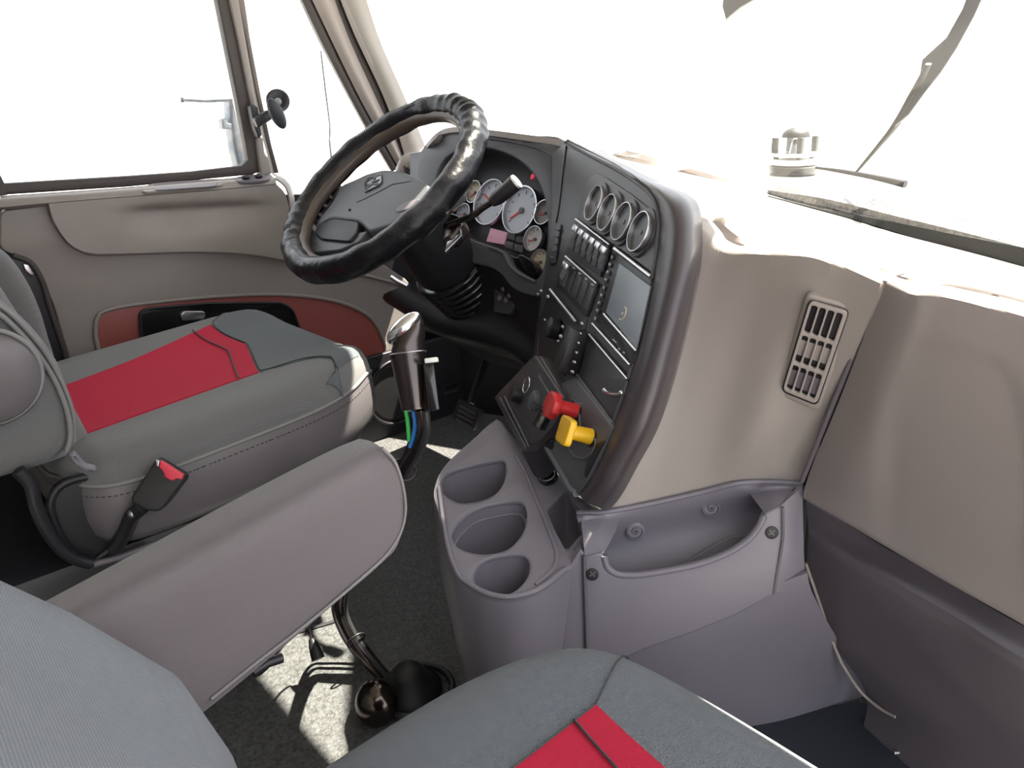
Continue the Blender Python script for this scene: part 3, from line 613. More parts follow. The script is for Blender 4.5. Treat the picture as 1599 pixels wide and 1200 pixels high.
# display unit
du = pplate('display_unit', S, [(957, 384), (1019, 431), (1012, 470), (986, 571), (926, 502), (940, 450)], .006, .014, 'black', dash, bevel=.003, r=4)
tube('silver_bar', S.pts([(960, 389), (1017, 433)], .009), .0034, 'satin', du)
tube('lower_bar', S.pts([(943, 491), (994, 549)], .009), .0022, 'satin', du)
tube('foot_bar', S.pts([(925, 506), (984, 571)], .008), .0022, 'satin', du)
pplate('screen', S, [(967, 411), (1015, 447), (993, 544), (946, 488)], .0085, .002, 'screen', du, bevel=.0005)
cc = S.at(972, 490, .009); d_, u_, v_ = frame_of(S.n)
tube('screen_mark', [cc+.009*(cos(a)*u_+sin(a)*v_) for a in np.linspace(-1.9, 1.7, 24)], .0012, 'dialc', du)
ell('screen_dot', cc, I3, (.002, .002, .002), 'icon', du, 10, 8)
for k in range(9):
    t = k/8; c = (956*(1-t)+930*t, 402*(1-t)+498*t)
    q = S.at(c[0], c[1], .0075)
    bt = box('display_button', q, (.0045, .0035, .0012), 'stack', du, ax=(u_, v_, S.n), bevel=.0008)
    V, Fc = merge([box_data(q+S.n*.0016+u_*.002*(j-1)+v_*.0012*((k+j) % 2), (u_, v_, S.n), (.0007, .0016, .0003)) for j in range(3) if (k+j) % 4])
    link('button_print', me_from('button_print', V, Fc), 'icon', bt)
for c in [(958, 531), (961, 534), (967, 545), (974, 551)]:
    box('print_mark', S.at(c[0], c[1], .0065), (.003, .0008, .0004), 'icon', du, ax=(u_, v_, S.n), bevel=0)
# bin below the display
bn = pplate('storage_bin_door', S, [(919, 522), (981, 592), (958, 658), (903, 590)], .004, .006, 'stack', dash, bevel=.0015, r=3)
tube('bin_lip', S.pts([(920, 523), (980, 593)], .006), .002, 'satin', bn)
tube('bin_lower_lip', S.pts([(901, 586), (957, 662)], .006), .0025, 'bezel', bn)
tube('bin_handle', S.pts([(944, 610), (950, 614), (962, 616), (970, 614)], .012), .0022, 'chrome', bn, n=14)
for c in [(944, 610), (970, 614)]: ell('handle_knob', S.at(c[0], c[1], .012), I3, (.0035, .0035, .0035), 'chrome', bn, 12, 8)
# climate knobs beside the bin
cb = pplate('climate_panel', S, [(857, 453), (902, 503), (916, 500), (902, 560), (880, 588), (840, 560), (842, 500)], .002, .006, 'black', dash, bevel=.001)
tube('climate_lip', S.pts([(859, 453), (900, 504)], .008), .003, 'satin', cb)
lathe('climate_knob', S.at(868, 514, .004), S.n, [(0, 0), (.018, 0), (.017, .014), (.012, .017), (0, .017)], 'black', cb, 24)
for c, r_ in [((851, 500), .004), ((857, 505), .003), ((879, 511), .005), ((876, 526), .006), ((872, 533), .004), ((845, 455), .005), ((856, 464), .006), ((840, 460), .004)]:
    ell('chrome_pin', S.at(c[0], c[1], .012), (u_, v_, S.n), (r_, r_*.6, r_*.6), 'satin', cb, 12, 8)
bx = box('relay_box', S.at(893, 548, .016), (.014, .034, .016), 'black', dash, ax=(u_, v_, S.n))
for k in range(6): ell('box_screw', S.at(909-3*k, 506+15*k, .018), I3, (.004, .003, .003), 'satin', bx, 10, 8)
# valve plate with the two pull knobs
vp = pplate('valve_plate', S, [(843, 683), (849, 677), (870, 690), (868, 640), (872, 600), (898, 588), (956, 664), (940, 702), (918, 748), (901, 772), (892, 766)], .010, .012, 'bezel', dash, bevel=.003, r=4)
tube('plate_edge', S.pts([(845, 683), (870, 726), (892, 765), (900, 771)], .009), .0055, 'hub', vp, n=20)
tube('plate_seam', S.pts([(869, 650), (876, 668), (884, 690), (896, 712), (912, 716), (925, 706), (930, 690), (921, 676), (908, 672), (905, 655), (902, 632), (893, 622)], .011), .0018, 'hub', vp, n=50)
pplate('plate_slot', S, spl([(944, 688), (935, 706), (923, 730), (914, 746), (912, 738), (918, 716), (930, 694)], 40, True), .0115, .002, 'black', vp)
def pull_knob(base, head, m, name):
    b = S.at(base[0], base[1], .008); hd = b+S.n*.038
    k = tube(name, [b, b*.6+hd*.4, hd], [.0115, .0105, .0100], m, dash, seg=20)
    ax = S.n; d, u, v = frame_of(ax)
    u, v = u*cos(.12)+v*sin(.12), v*cos(.12)-u*sin(.12)
    if name == 'yellow_valve_knob':
        plate('knob_head', [hd+ax*.008+.0185*(np.sign(cos(t))*abs(cos(t))**.3*u+np.sign(sin(t))*abs(sin(t))**.3*v) for t in np.linspace(.01, 2*pi+.01, 40, endpoint=False)], ax, .010, m, k, bevel=.002)
    else:
        plate('knob_head', [hd+ax*.010+.0205*(cos(t)*u+sin(t)*v) for t in np.linspace(0, 2*pi, 8, endpoint=False)+pi/8], ax, .014, m, k, bevel=.003)
    lathe('collar', b-ax*.004, ax, [(.010, 0), (.0155, 0), (.015, .006), (.0115, .008)], 'black', k, 24)
    return k
pull_knob((903, 643), None, 'redk', 'red_valve_knob')
pull_knob((926, 683), None, 'yelk', 'yellow_valve_knob')
# ignition pod standing forward of the stack
ipx = [(770, 622), (776, 614), (830, 556), (842, 554), (862, 588), (882, 626), (862, 668), (838, 702), (818, 708), (812, 702)]
ip = pplate('ignition_pod', S, ipx, .02, .03, 'band', dash, bevel=.006, r=5)
pplate('pod_face', S, [(790, 622), (838, 573), (880, 640), (862, 668), (842, 690), (826, 694)], .022, .004, 'stack', ip, bevel=.001, r=4)
for L in ([(781, 622), (822, 699)], [(788, 620), (826, 697)]): tube('pod_rib', S.pts(L, .023), .0022, 'bezel', ip)
for L in ([(837, 558), (880, 622)], [(842, 588), (866, 628)]): tube('pod_lip', S.pts(L, .024), .0024, 'hub', ip)
loft('pod_underside', [S.pts([(812, 702), (818, 708), (838, 703), (860, 690)], .015), S.pts([(826, 722), (834, 742), (850, 746), (872, 722)], .0)], 'black', ip, 20, 6, th=.006, smooth_v=False)
lathe('ignition_lock', S.at(836, 626, .022), S.n, [(0, 0), (.017, 0), (.016, .006), (.010, .008), (0, .008)], 'hub', ip, 28)
lathe('dark_rotary_knob', S.at(812, 616, .022), S.n, [(0, 0), (.016, 0), (.014, .016), (0, .018)], 'black', ip, 24)
# ignition keys hang from the lock
key = thing('ignition_key', 'ignition key with a black fob hanging in the lock beside the red knob', 'key', S.at(848, 655, .09))
tube('key_ring', [S.at(822, 602, .03)+.013*(cos(a)*u_+sin(a)*v_) for a in np.linspace(0, 2*pi, 28, endpoint=False)], .0012, 'chrome', key, closed=True)
tube('key_shaft', [S.at(834, 630, .026), S.at(836, 640, .045)], .004, 'black', key)
tube('key_strap', S.pts([(838, 640), (846, 636), (852, 634), (858, 632)], .045), .0018, 'black', key)
pplate('key_fob', S, [(845, 636), (855, 644), (842, 672), (830, 664)], .05, .01, 'gloss', key, bevel=.002, r=2)

# --- instrument cluster and hood
clp = pplate('instrument_panel', B, [(640, 240), (760, 225), (840, 250), (870, 300), (868, 420), (846, 452), (690, 420), (640, 400)], -.012, .01, 'stack', dash, bevel=.001)
open_px = [(690, 330), (680, 290), (690, 255), (715, 236), (757, 231), (800, 244), (830, 268), (848, 300), (856, 345), (853, 400), (846, 426), (836, 438), (822, 432), (806, 422), (797, 412), (792, 400), (784, 391), (766, 384), (720, 365)]
ob_px = [(650, 262), (662, 228), (690, 204), (720, 199), (757, 203), (820, 211), (880, 221), (872, 300), (864, 380), (858, 452), (835, 462), (800, 450), (770, 420), (700, 400), (650, 360)]
plate('cluster_bezel', spl(B.pts(ob_px, .055), 120, True), B.n, .016, 'bezel', dash, [spl(B.pts(open_px, .055), 120, True)], bevel=.004)
oc = spl(B.pts(open_px, .045), 120, True); oc2 = spl(B.pts(open_px, .045), 120, True)-B.n*.06
V, Fc = sheet_data([oc, oc2], .003, toward=oc.mean(0), closed_u=True); link('cluster_wall', me_from('cluster_wall', V, Fc), 'stack', dash, 50)
tube('bezel_step', B.pts([(757, 216), (800, 222), (845, 234), (862, 250), (869, 275), (868, 310)], .056), .002, 'stack', dash, n=40)
tube('bezel_lip', B.pts([(764, 386), (784, 394), (790, 402), (795, 414), (806, 425), (822, 434), (836, 440)], .058), .003, 'hub', dash, n=30)
vv = pplate('slot_vent', S, rnd([(868, 350), (876, 350), (866, 412), (856, 414)], 3), .003, .006, 'black', dash, bevel=.001)
for k in range(5): tube('slot_vane', S.pts([(868-1.8*k, 358+11*k), (873-2*k, 360+11*k)], .004), .0018, 'bezel', vv)
tube('stack_seam', S.pts([(884, 228), (879, 270), (873, 320), (868, 348)], .001), .0010, 'black', dash, n=20)
for c, r_, dm, a in [((768, 317), .052, 'dialb', 150), ((815, 329), .052, 'dialb', 215)]: gauge(c, B, r_, .004, dm, clp, a)
for c, r_, dm, a in [((714, 317), .026, 'dialc', 200), ((743, 301), .026, 'dialc', 215), ((727, 335), .024, 'dialb', 190), ((836, 374), .027, 'dial', 200), ((852, 333), .026, 'dialg', 200), ((845, 410), .026, 'dialc', 180)]: gauge(c, B, r_, .004, dm, clp, a)
pplate('trip_display', B, [(766, 356), (792, 363), (786, 382), (759, 377)], .002, .004, 'pink', clp, bevel=.001)
pplate('warning_lamp', B, [(829, 273), (835, 270), (833, 278), (828, 280)], .002, .003, 'warn', clp, bevel=.0005)
for i in range(2):
    for j in range(2):
        c = (798+15*i-3*j, 368+5*i+14*j); pplate('telltale', B, [(c[0]-6, c[1]-6), (c[0]+7, c[1]-3), (c[0]+5, c[1]+8), (c[0]-8, c[1]+4)], .0, .003, 'bezel', clp, bevel=.0005)
pplate('cluster_notch', B, spl([(796, 398), (806, 402), (812, 397), (826, 404), (834, 412), (838, 424), (830, 430), (812, 422), (800, 414)], 40, True), .03, .02, 'gloss', dash, bevel=.002)
# side vent pod by the pillar
sv = loft('side_vent_pod', [[P(618, 262, x=-.98), P(626, 246, x=-.98), P(640, 239, x=-.97), P(660, 236, x=-.95)], [P(618, 272, x=-.93), P(628, 250, x=-.93), P(642, 244, x=-.92), P(664, 242, x=-.90)], [P(624, 300, x=-.92), P(640, 300, x=-.91), P(660, 300, x=-.89), P(680, 300, x=-.87)]], 'cream', dash, 20, 12, th=.01)
for k in range(6): tube('vent_vane', [P(631+4.5*k, 259+2*k, x=-.905), P(634+4.5*k, 274+2*k, x=-.905)], .0035, 'lower', sv)
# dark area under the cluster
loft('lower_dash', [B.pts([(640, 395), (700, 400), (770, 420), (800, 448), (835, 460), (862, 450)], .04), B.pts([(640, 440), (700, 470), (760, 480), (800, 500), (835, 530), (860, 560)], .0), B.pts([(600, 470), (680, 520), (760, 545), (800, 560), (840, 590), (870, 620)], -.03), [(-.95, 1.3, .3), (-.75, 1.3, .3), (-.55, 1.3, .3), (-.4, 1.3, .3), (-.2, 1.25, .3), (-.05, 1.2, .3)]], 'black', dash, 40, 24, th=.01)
loft('knee_bolster', [[P(640, 498, y=1.16), P(690, 516, y=1.15), P(740, 514, y=1.13), P(800, 530, y=1.1), P(838, 556, y=1.05)], [P(650, 512, y=1.17), P(700, 530, y=1.16), P(750, 560, y=1.15), P(800, 575, y=1.12), P(830, 580, y=1.07)]], 'stack', dash, 30, 6, th=.01, smooth_v=False)
fz = pplate('fuse_recess', B, rnd([(772, 440), (800, 436), (806, 470), (796, 492), (770, 488)], 5), .02, .012, 'stack', dash, bevel=.003)
for c in [(786, 452), (790, 470), (780, 466), (796, 462)]: ell('fuse_dot', B.at(c[0], c[1], .024), I3, (.006, .006, .006), 'lower', fz, 10, 8)

# ============================================================ VENT in the side panel
VP = Plane((dn2[3]+dn2[4]+dn2[5])/3, np.cross(dn2[5]-dn2[3], dn1[4]-dn3[4]))
if VP.n @ (CP-VP.p) < 0: VP.n = -VP.n
VQ = [(1263, 468), (1327, 486), (1276, 635), (1219, 612)]
def vq(u, v): return quad(*VQ, u, v)
WV = .006
vent = pplate('air_vent', VP, [vq(-.1, -.05), vq(1.1, -.05), vq(1.1, 1.05), vq(-.1, 1.05)], WV-.004, .03, 'cream', dash, r=12, bevel=.004)
pplate('vent_back', VP, [vq(0, 0), vq(1, 0), vq(1, 1), vq(0, 1)], WV, .003, 'black', vent, r=10, bevel=.001)
slots = []
for i in range(4):
    u0 = .1+i*.205; u1 = u0+.155
    for v0, v1 in [(.05, .34), (.375, .66), (.695, .95)]: slots.append([vq(u0, v0), vq(u1, v0), vq(u1, v1), vq(u0, v1)])
pplate('vent_grille', VP, [vq(.03, .015), vq(.97, .015), vq(.97, .985), vq(.03, .985)], WV+.006, .005, 'cream', vent, holes=slots, r=9, hr=4, bevel=.001)
for i in range(4):
    u0 = .1+i*.205
    for v0, v1 in [(.42, .58), (.74, .9)]:
        pplate('louvre', VP, [vq(u0, v0), vq(u0+.155, v0), vq(u0+.155, v1), vq(u0, v1)], WV+.0018, .0015, 'lower' if v0 > .6 else 'glove', vent, bevel=.0004)

# ============================================================ STEERING WHEEL
WC = W.p; wu = np.array([1.0, 0, 0]); wv = np.cross(W.n, wu)
if wv[1] < 0: wv = -wv
def wp(a, r, w=0.0): return WC + r*(cos(a)*wu+sin(a)*wv) + W.n*w
wheel = thing('steering_wheel', 'black leather covered steering wheel with a grey hub pad and emblem', 'steering wheel', WC-W.n*.05)
R0 = .223; NA, NB = 260, 26
V, Fc = [], []
for i in range(NA):
    a = 2*pi*i/NA
    for k in range(NB):
        b = 2*pi*k/NB
        wr = .0006*sin(9*a+1.3*sin(3*a))+.0005*sin(23*a+2*b)
        amp = math.exp(-((((a-radians(62)+pi) % (2*pi))-pi)/.45)**2)
        amp2 = math.exp(-((((a-radians(215)+pi) % (2*pi))-pi)/.5)**2)
        wr += (.0035*amp+.0014*amp2)*max(0, sin(46*a+.6*sin(b)))**.6*(.6+.4*cos(b-1.0))
        lump = .0016*max(0, math.sin(14*a+.8*b))*(.5+.5*cos(b-.8))
        rm = .0245+wr*1.3+lump*1.5
        r = R0+rm*cos(b); V.append(wp(a, r, rm*1.12*sin(b)))
for i in range(NA):
    for k in range(NB): Fc.append((i*NB+k, ((i+1) % NA)*NB+k, ((i+1) % NA)*NB+(k+1) % NB, i*NB+(k+1) % NB))
link('rim_cover', me_from('rim_cover', V, Fc), 'leather', wheel, 70)
tube('rim', [wp(a, R0-.018, -.003) for a in np.linspace(0, 2*pi, 90, endpoint=False)], .0145, 'brown', wheel, seg=14, closed=True)
dat = []
for k in range(120):
    a = radians(95)+k*radians(140)/120; q0, q1 = wp(a, R0-.008, .0265), wp(a+.012, R0+.004, .0282); dat.append(tube_data([q0, q1], .0012, 5))
V, Fc = merge(dat); link('lacing', me_from('lacing', V, Fc), 'hub', wheel, 50)
def wpl(name, px, w, th, m, par, r=0, bevel=.003, holes=()): return pplate(name, W, px, w, th, m, par, holes, bevel, r)
hub = wpl('hub_pad', [(533, 288), (557, 278), (573, 270), (600, 263), (627, 266), (653, 277), (672, 290), (668, 318), (650, 340), (610, 352), (575, 362), (560, 345), (517, 340), (498, 350), (490, 356), (498, 340), (516, 318)], -.012, .05, 'hub', wheel, r=7, bevel=.008)
wpl('left_spoke', [(533, 288), (510, 272), (496, 268), (478, 300), (462, 332), (470, 342), (498, 328), (516, 318)], -.03, .014, 'brown', wheel, r=5)
wpl('switch_pod', [(531, 292), (512, 300), (494, 322), (488, 350), (497, 342), (515, 316)], -.018, .02, 'black', wheel, r=3)
for c in [(508, 322), (516, 308), (500, 336)]: ell('spoke_button', W.at(c[0], c[1], -.014), (wu, wv, W.n), (.006, .004, .004), 'hub', wheel, 12, 8)
wpl('lower_spoke', [(456, 372), (488, 356), (500, 374), (545, 378), (556, 364), (575, 360), (560, 378), (530, 390), (494, 394), (470, 390), (458, 382)], -.022, .016, 'hub', wheel, r=4)
wpl('spoke_opening', [(490, 362), (500, 348), (517, 340), (560, 346), (557, 363), (545, 377), (500, 373)], -.016, .02, 'rubber', wheel, r=4)
wpl('right_spoke', [(640, 306), (655, 305), (680, 300), (720, 290), (722, 300), (690, 322), (655, 338), (622, 335), (610, 330), (625, 315)], -.02, .02, 'hub', wheel, r=5)
wpl('right_buttons', [(640, 312), (655, 310), (640, 326), (620, 332), (616, 328), (626, 318)], -.010, .012, 'lower', wheel, r=3)
wpl('pad_crease', [(556, 312), (562, 310), (592, 296), (618, 284), (645, 282), (612, 288), (590, 300), (566, 312), (556, 316)], -.0105, .004, 'bezel', wheel)
em = wpl('emblem', [(568, 286), (574, 278), (596, 270), (597, 284), (592, 290), (569, 301)], -.010, .006, 'gloss', wheel, r=2, bevel=.001)
eo = [(569.5, 286.5), (575, 279.5), (595, 272), (595.5, 283.5), (591, 288.5), (570.5, 299)]
tube('emblem_rim', W.pts(eo, -.009), .0008, 'dome', em, closed=True, seg=6)
for L in ([(574, 293), (580, 288), (586, 277)], [(580, 288), (590, 287)], [(578, 281), (584, 284), (592, 280)]): tube('emblem_stroke', W.pts(L, -.009), .0013, 'dome', em, seg=6)
ell('lock_dimple', W.at(546, 328, -.011), I3, (.003, .003, .003), 'black', wheel, 10, 8)

# ============================================================ STEERING COLUMN
colm = thing('steering_column', 'black steering column shroud with a ribbed boot under the wheel', 'steering column', (-.545, 1.2, .42))
ca = -W.n
cc0 = WC+ca*.05
lathe('shroud', WC+ca*.06, ca, [(.0, 0), (.055, 0), (.062, .02), (.068, .1), (.075, .17), (.07, .2), (0, .2)], 'black', colm, 32, sx=1.15, u=wu)
dat = []
lathe('boot', WC+ca*.24, ca, [(0, 0)]+[(.079+.008*abs(sin(pi*k/6))-.0002*k, .0028*k) for k in range(68)]+[(0, .19)], 'gloss', colm, 64, sx=1.1, u=wu, ang=60)
tube('column_shaft', [WC+ca*.4, WC+ca*.85], .03, 'black', colm)
tube('tilt_lever', [P(612, 433, y=1.0), P(622, 440, y=1.0), P(638, 448, y=1.0)], .006, 'satin', colm)
stalk = thing('turn_stalk', 'bronze stalk lever with a black grip and pale tip right of the steering wheel', 'stalk', W.at(712, 350, -.05))
st = [W.at(700, 352, -.045), W.at(718, 345, -.045), W.at(738, 337, -.035), W.at(752, 326, -.03), W.at(772, 313, -.025)]
tube('lever_rod', st, .006, 'shaft', stalk, n=20)
tube('grip', [W.at(768, 316, -.026), W.at(776, 310, -.024), W.at(792, 297, -.02), W.at(806, 284, -.016)], [.009, .0125, .0135, .014], 'black', stalk, seg=16)
lathe('tip', W.at(805, 285, -.016), W.at(806, 284, -.016)-W.at(776, 310, -.024), [(0, 0), (.0135, 0), (.013, .004), (0, .006)], 'white', stalk, 20)
wpl('stalk_mount', [(688, 352), (704, 330), (718, 336), (722, 346), (704, 370), (690, 376)], -.05, .03, 'shaft', stalk, r=4, bevel=.006)
wpl('wash_tab', [(700, 370), (718, 352), (720, 368), (694, 394)], -.055, .006, 'satin', stalk, r=2, bevel=.001)
ped = thing('accelerator_pedal', 'black accelerator pedal in the dark footwell below the column', 'pedal', (-.62, 1.12, .1))
PE = Plane(P(722, 648, y=1.12), (.3, -.8, .5))
pplate('pedal_pad', PE, [(716, 622), (752, 640), (738, 672), (704, 652)], 0, .02, 'rubber', ped, bevel=.004, r=4)
for k in range(4): tube('pad_rib', PE.pts([(712+2*k, 655-7*k), (736+2*k, 668-7*k)], .002), .003, 'lower', ped)
tube('pedal_arm', [PE.at(735, 630, -.02), P(760, 560, y=1.25)], .01, 'black', ped)
tube('pedal_link', [PE.at(690, 610, -.02), P(712, 604, y=1.2)], .012, 'black', ped)

# ============================================================ CONSOLE WITH CUP HOLDERS
con = thing('floor_console', 'mauve grey floor console with three cup holders and a side pocket', 'console', (.15, .75, 0))
tp = [(678, 770), (686, 742), (700, 722), (730, 694), (775, 655), (800, 680), (830, 705), (868, 735), (905, 790), (934, 806), (926, 838), (912, 866), (884, 892), (850, 918), (820, 932), (790, 937), (755, 930), (728, 916), (712, 902), (700, 872), (690, 826)]
h1 = [(690, 752), (700, 738), (725, 729), (760, 721), (786, 719), (791, 734), (787, 754), (774, 772), (750, 783), (722, 787), (702, 780), (690, 768)]
h2 = [(706, 834), (716, 816), (740, 796), (775, 786), (810, 783), (822, 796), (821, 822), (808, 846), (786, 862), (752, 867), (722, 860), (708, 848)]
h3 = [(740, 905), (746, 886), (762, 873), (790, 867), (816, 867), (827, 880), (826, 898), (814, 916), (796, 928), (772, 930), (750, 924)]
hs = [(853, 796), (882, 766), (894, 772), (922, 796), (921, 808), (908, 834), (888, 858), (882, 858), (866, 828)]
hh = [spl(h, 40, True) for h in (h1, h2, h3)]+[np.array(rnd(hs, 5))]
plate('tray_top', [T.at(*q) for q in spl(tp, 110, True)], T.n, .012, 'console', con, [[T.at(*q) for q in h] for h in hh], bevel=.004)
down = np.array([0, 0, -1.0])
for h, dp, nm in zip(hh, (.09, .10, .09, .06), ('cup_well', 'cup_well', 'cup_well', 'coin_well')):
    o = np.array([T.at(a, b, -.002) for a, b in h]); c = o.mean(0)
    rows = [o, o+down*.01, c+(o-c)*.96+down*dp*.5, c+(o-c)*.9+down*dp, c+(o-c)*.82+down*(dp+.008), c+(o-c)*.4+down*(dp+.01), c+(o-c)*.02+down*(dp+.01)]
    V, Fc = sheet_data(rows, .002, toward=c+np.array([0, 0, .5]), closed_u=True); link(nm, me_from(nm, V, Fc), 'console', con, 60)
    if nm == 'cup_well' and dp == .10: tube('well_step', [c+(q-c)*.97+down*.022 for q in o], .002, 'console', con, closed=True)
tube('tray_lip', T.pts([(686, 762), (693, 815), (702, 862), (716, 898), (732, 912), (757, 926), (790, 933), (822, 928), (850, 915), (884, 888)], .0015), .004, 'console', con, n=70)
tube('tray_groove', T.pts([(806, 712), (822, 742), (840, 786), (858, 830), (869, 862), (868, 882), (856, 898), (836, 914)], .0005), .003, 'console', con, n=50)
soc = T.at(857, 748, .002)
sk = lathe('power_socket', soc, T.n+.4*S.n, [(.009, 0), (.0155, 0), (.016, .006), (.0125, .008), (.0115, .006), (.0105, -.01), (0, -.012)], 'gloss', con, 28)
tube('socket_ring', [soc+(T.n+.4*S.n)*.007+.0122*(cos(a)*frame_of(T.n+.4*S.n)[1]+sin(a)*frame_of(T.n+.4*S.n)[2]) for a in np.linspace(0, 2*pi, 28, endpoint=False)], .0013, 'satin', sk, closed=True)
# side walls from the rim to the floor
rim = T.pts([(775, 655), (730, 694), (700, 722), (686, 742), (678, 770), (684, 800), (690, 830), (700, 872), (712, 902), (728, 916), (755, 930), (790, 937), (820, 932), (850, 918), (884, 892), (912, 866), (934, 846)], -.002)
cen = np.array([.14, .72, 0])
def drop(p, h, k): q = np.array(p, float); q[:2] = cen[:2]+(q[:2]-cen[:2])*k; q[2] = h; return q
rws = [rim, [drop(p, p[2]-.02, 1.01) for p in rim], [drop(p, p[2]*.6, 1.0) for p in rim], [drop(p, .03, .88) for p in rim], [drop(p, -.002, .84) for p in rim]]
loft('tray_side', rws, 'console', con, 90, 30, th=.006)
# flank: pocket back wall, ledges, front cover
BTc = [K.at(a, b, w+.004) for (a, b), w in zip([(900, 802), (950, 799), (1020, 786), (1095, 769), (1152, 755), (1200, 753), (1253, 756)], [-.05, -.05, -.06, -.06, -.05, -.05, -.04])]
wall2 = [K.at(a, b, w) for (a, b), w in zip([(902, 812), (950, 812), (1020, 800), (1095, 784), (1150, 772), (1200, 766), (1253, 766)], [-.03, -.045, -.06, -.06, -.05, -.03, -.02])]
wall3 = [K.at(a, b, -.075) for a, b in [(905, 850), (955, 850), (1020, 838), (1095, 822), (1150, 810), (1200, 800), (1253, 800)]]
wall4 = [K.at(a, b, -.05) for a, b in [(905, 925), (955, 930), (1020, 930), (1095, 915), (1150, 890), (1200, 860), (1253, 850)]]
loft('pocket_back', [BTc, wall2, wall3, wall4], 'console', con, 50, 24, th=.006)
tube('pocket_rim_edge', BTc, .004, 'console', con, n=60)
for a, b, m_ in [(992, 829, 'black'), (1110, 793, 'console')]:
    q = K.at(a, b, -.068)
    bo = lathe('bolt_boss', q, K.n, [(0, -.01), (.0135, -.01), (.0135, .003), (.010, .005), (.0095, .002), (0, .002)], 'console', con, 24)
    lathe('bolt', q+K.n*.001, K.n, [(0, 0), (.0065, 0), (.006, .003), (.003, .0035), (0, .001)], 'lower', bo, 6)
def ledge(name, fr_, bk_): return loft(name, [bk_, [a*.5+b*.5+K.n*.006 for a, b in zip(fr_, bk_)], fr_], 'console', con, 12, 8, th=.006)
ledge('left_ledge', [K.at(a, b, .0) for a, b in [(913, 868), (928, 864), (943, 864)]], [K.at(a, b, w) for a, b, w in [(906, 800, -.045), (938, 801, -.05), (972, 803, -.065)]])
ledge('right_ledge', [K.at(a, b, .0) for a, b in [(1194, 802), (1208, 794), (1222, 789)]], [K.at(a, b, w) for a, b, w in [(1165, 764, -.06), (1200, 760, -.04), (1240, 757, -.03)]])
cov = [(913, 869), (940, 863), (943, 872), (947, 884), (956, 893), (970, 898), (1000, 898), (1050, 890), (1095, 880), (1140, 862), (1168, 843), (1184, 824), (1192, 806), (1198, 800), (1217, 791), (1221, 795), (1221, 842), (1214, 890), (1208, 930), (1150, 962), (1080, 990), (1010, 1014), (950, 1040), (917, 1050)]
pplate('pocket_cover', K, cov, .003, .014, 'console', con, bevel=.004)
tube('cover_lip', K.pts([(943, 868), (947, 884), (956, 893), (970, 898), (1000, 898), (1050, 890), (1095, 880), (1140, 862), (1168, 843), (1184, 824), (1193, 805)], .001), .005, 'console', con, n=60)
for a, b in [(925, 897), (1205, 832)]:
    scw = lathe('cover_screw', K.at(a, b, .003), K.n, [(0, 0), (.009, 0), (.009, .002), (.006, .003), (0, .0022)], 'rubber', con, 20)
    V, Fc = merge([box_data(K.at(a, b, .006), (frame_of(K.n)[1]*sx+frame_of(K.n)[2]*sy, frame_of(K.n)[1]*-sy+frame_of(K.n)[2]*sx, K.n), (.005, .001, .0006)) for sx, sy in ((.8, .6), (-.6, .8))]); link('screw_slot', me_from('screw_slot', V, Fc), 'lower', scw)
tube('pocket_wire', [K.at(1060, 886, -.035), K.at(1100, 862, -.045), K.at(1140, 841, -.05), K.at(1176, 838, -.05)], .0014, 'piping', con, n=20)
# body flank beside and below the cover
loft('flank_side', [[K.at(1219, 790, .001), K.at(1236, 775, -.004), K.at(1253, 760, -.012)], [K.at(1219, 850, .001), K.at(1236, 850, -.002), K.at(1255, 850, -.012)], [K.at(1209, 925, -.002), K.at(1230, 925, -.008), K.at(1258, 925, -.016)]], 'console', con, 12, 16, th=.006)
tube('flank_seam', K.pts([(1222, 792), (1222, 842), (1214, 890), (1208, 928)], .001), .0022, 'lower', con, n=30)
pplate('flank_corner', K, [(906, 858), (914, 866), (919, 1050), (880, 1060), (872, 908), (888, 886)], -.002, .02, 'console', con, bevel=.003)
tube('cover_seam', K.pts([(912, 868), (913, 905), (915, 960), (918, 1050)], .002), .0022, 'lower', con, n=30)
kf = [[K.at(a, b, -.004) for a, b in [(900, 1010), (950, 1000), (1040, 985), (1130, 955), (1210, 915), (1261, 895)]],
      [K.at(a, b, -.012) for a, b in [(900, 1040), (950, 1030), (1040, 1015), (1130, 985), (1210, 945), (1268, 925)]],
      [K.at(a, b, -.05) for a, b in [(910, 1110), (970, 1100), (1060, 1080), (1150, 1050), (1230, 1015), (1304, 992)]],
      [P(900, 1150, z=.0), P(980, 1150, z=0), P(1080, 1150, z=0), P(1180, 1142, z=0), P(1262, 1122, z=0), P(1362, 1082, z=0)]]
loft('lower_flank', kf, 'console', con, 40, 24, th=.006)

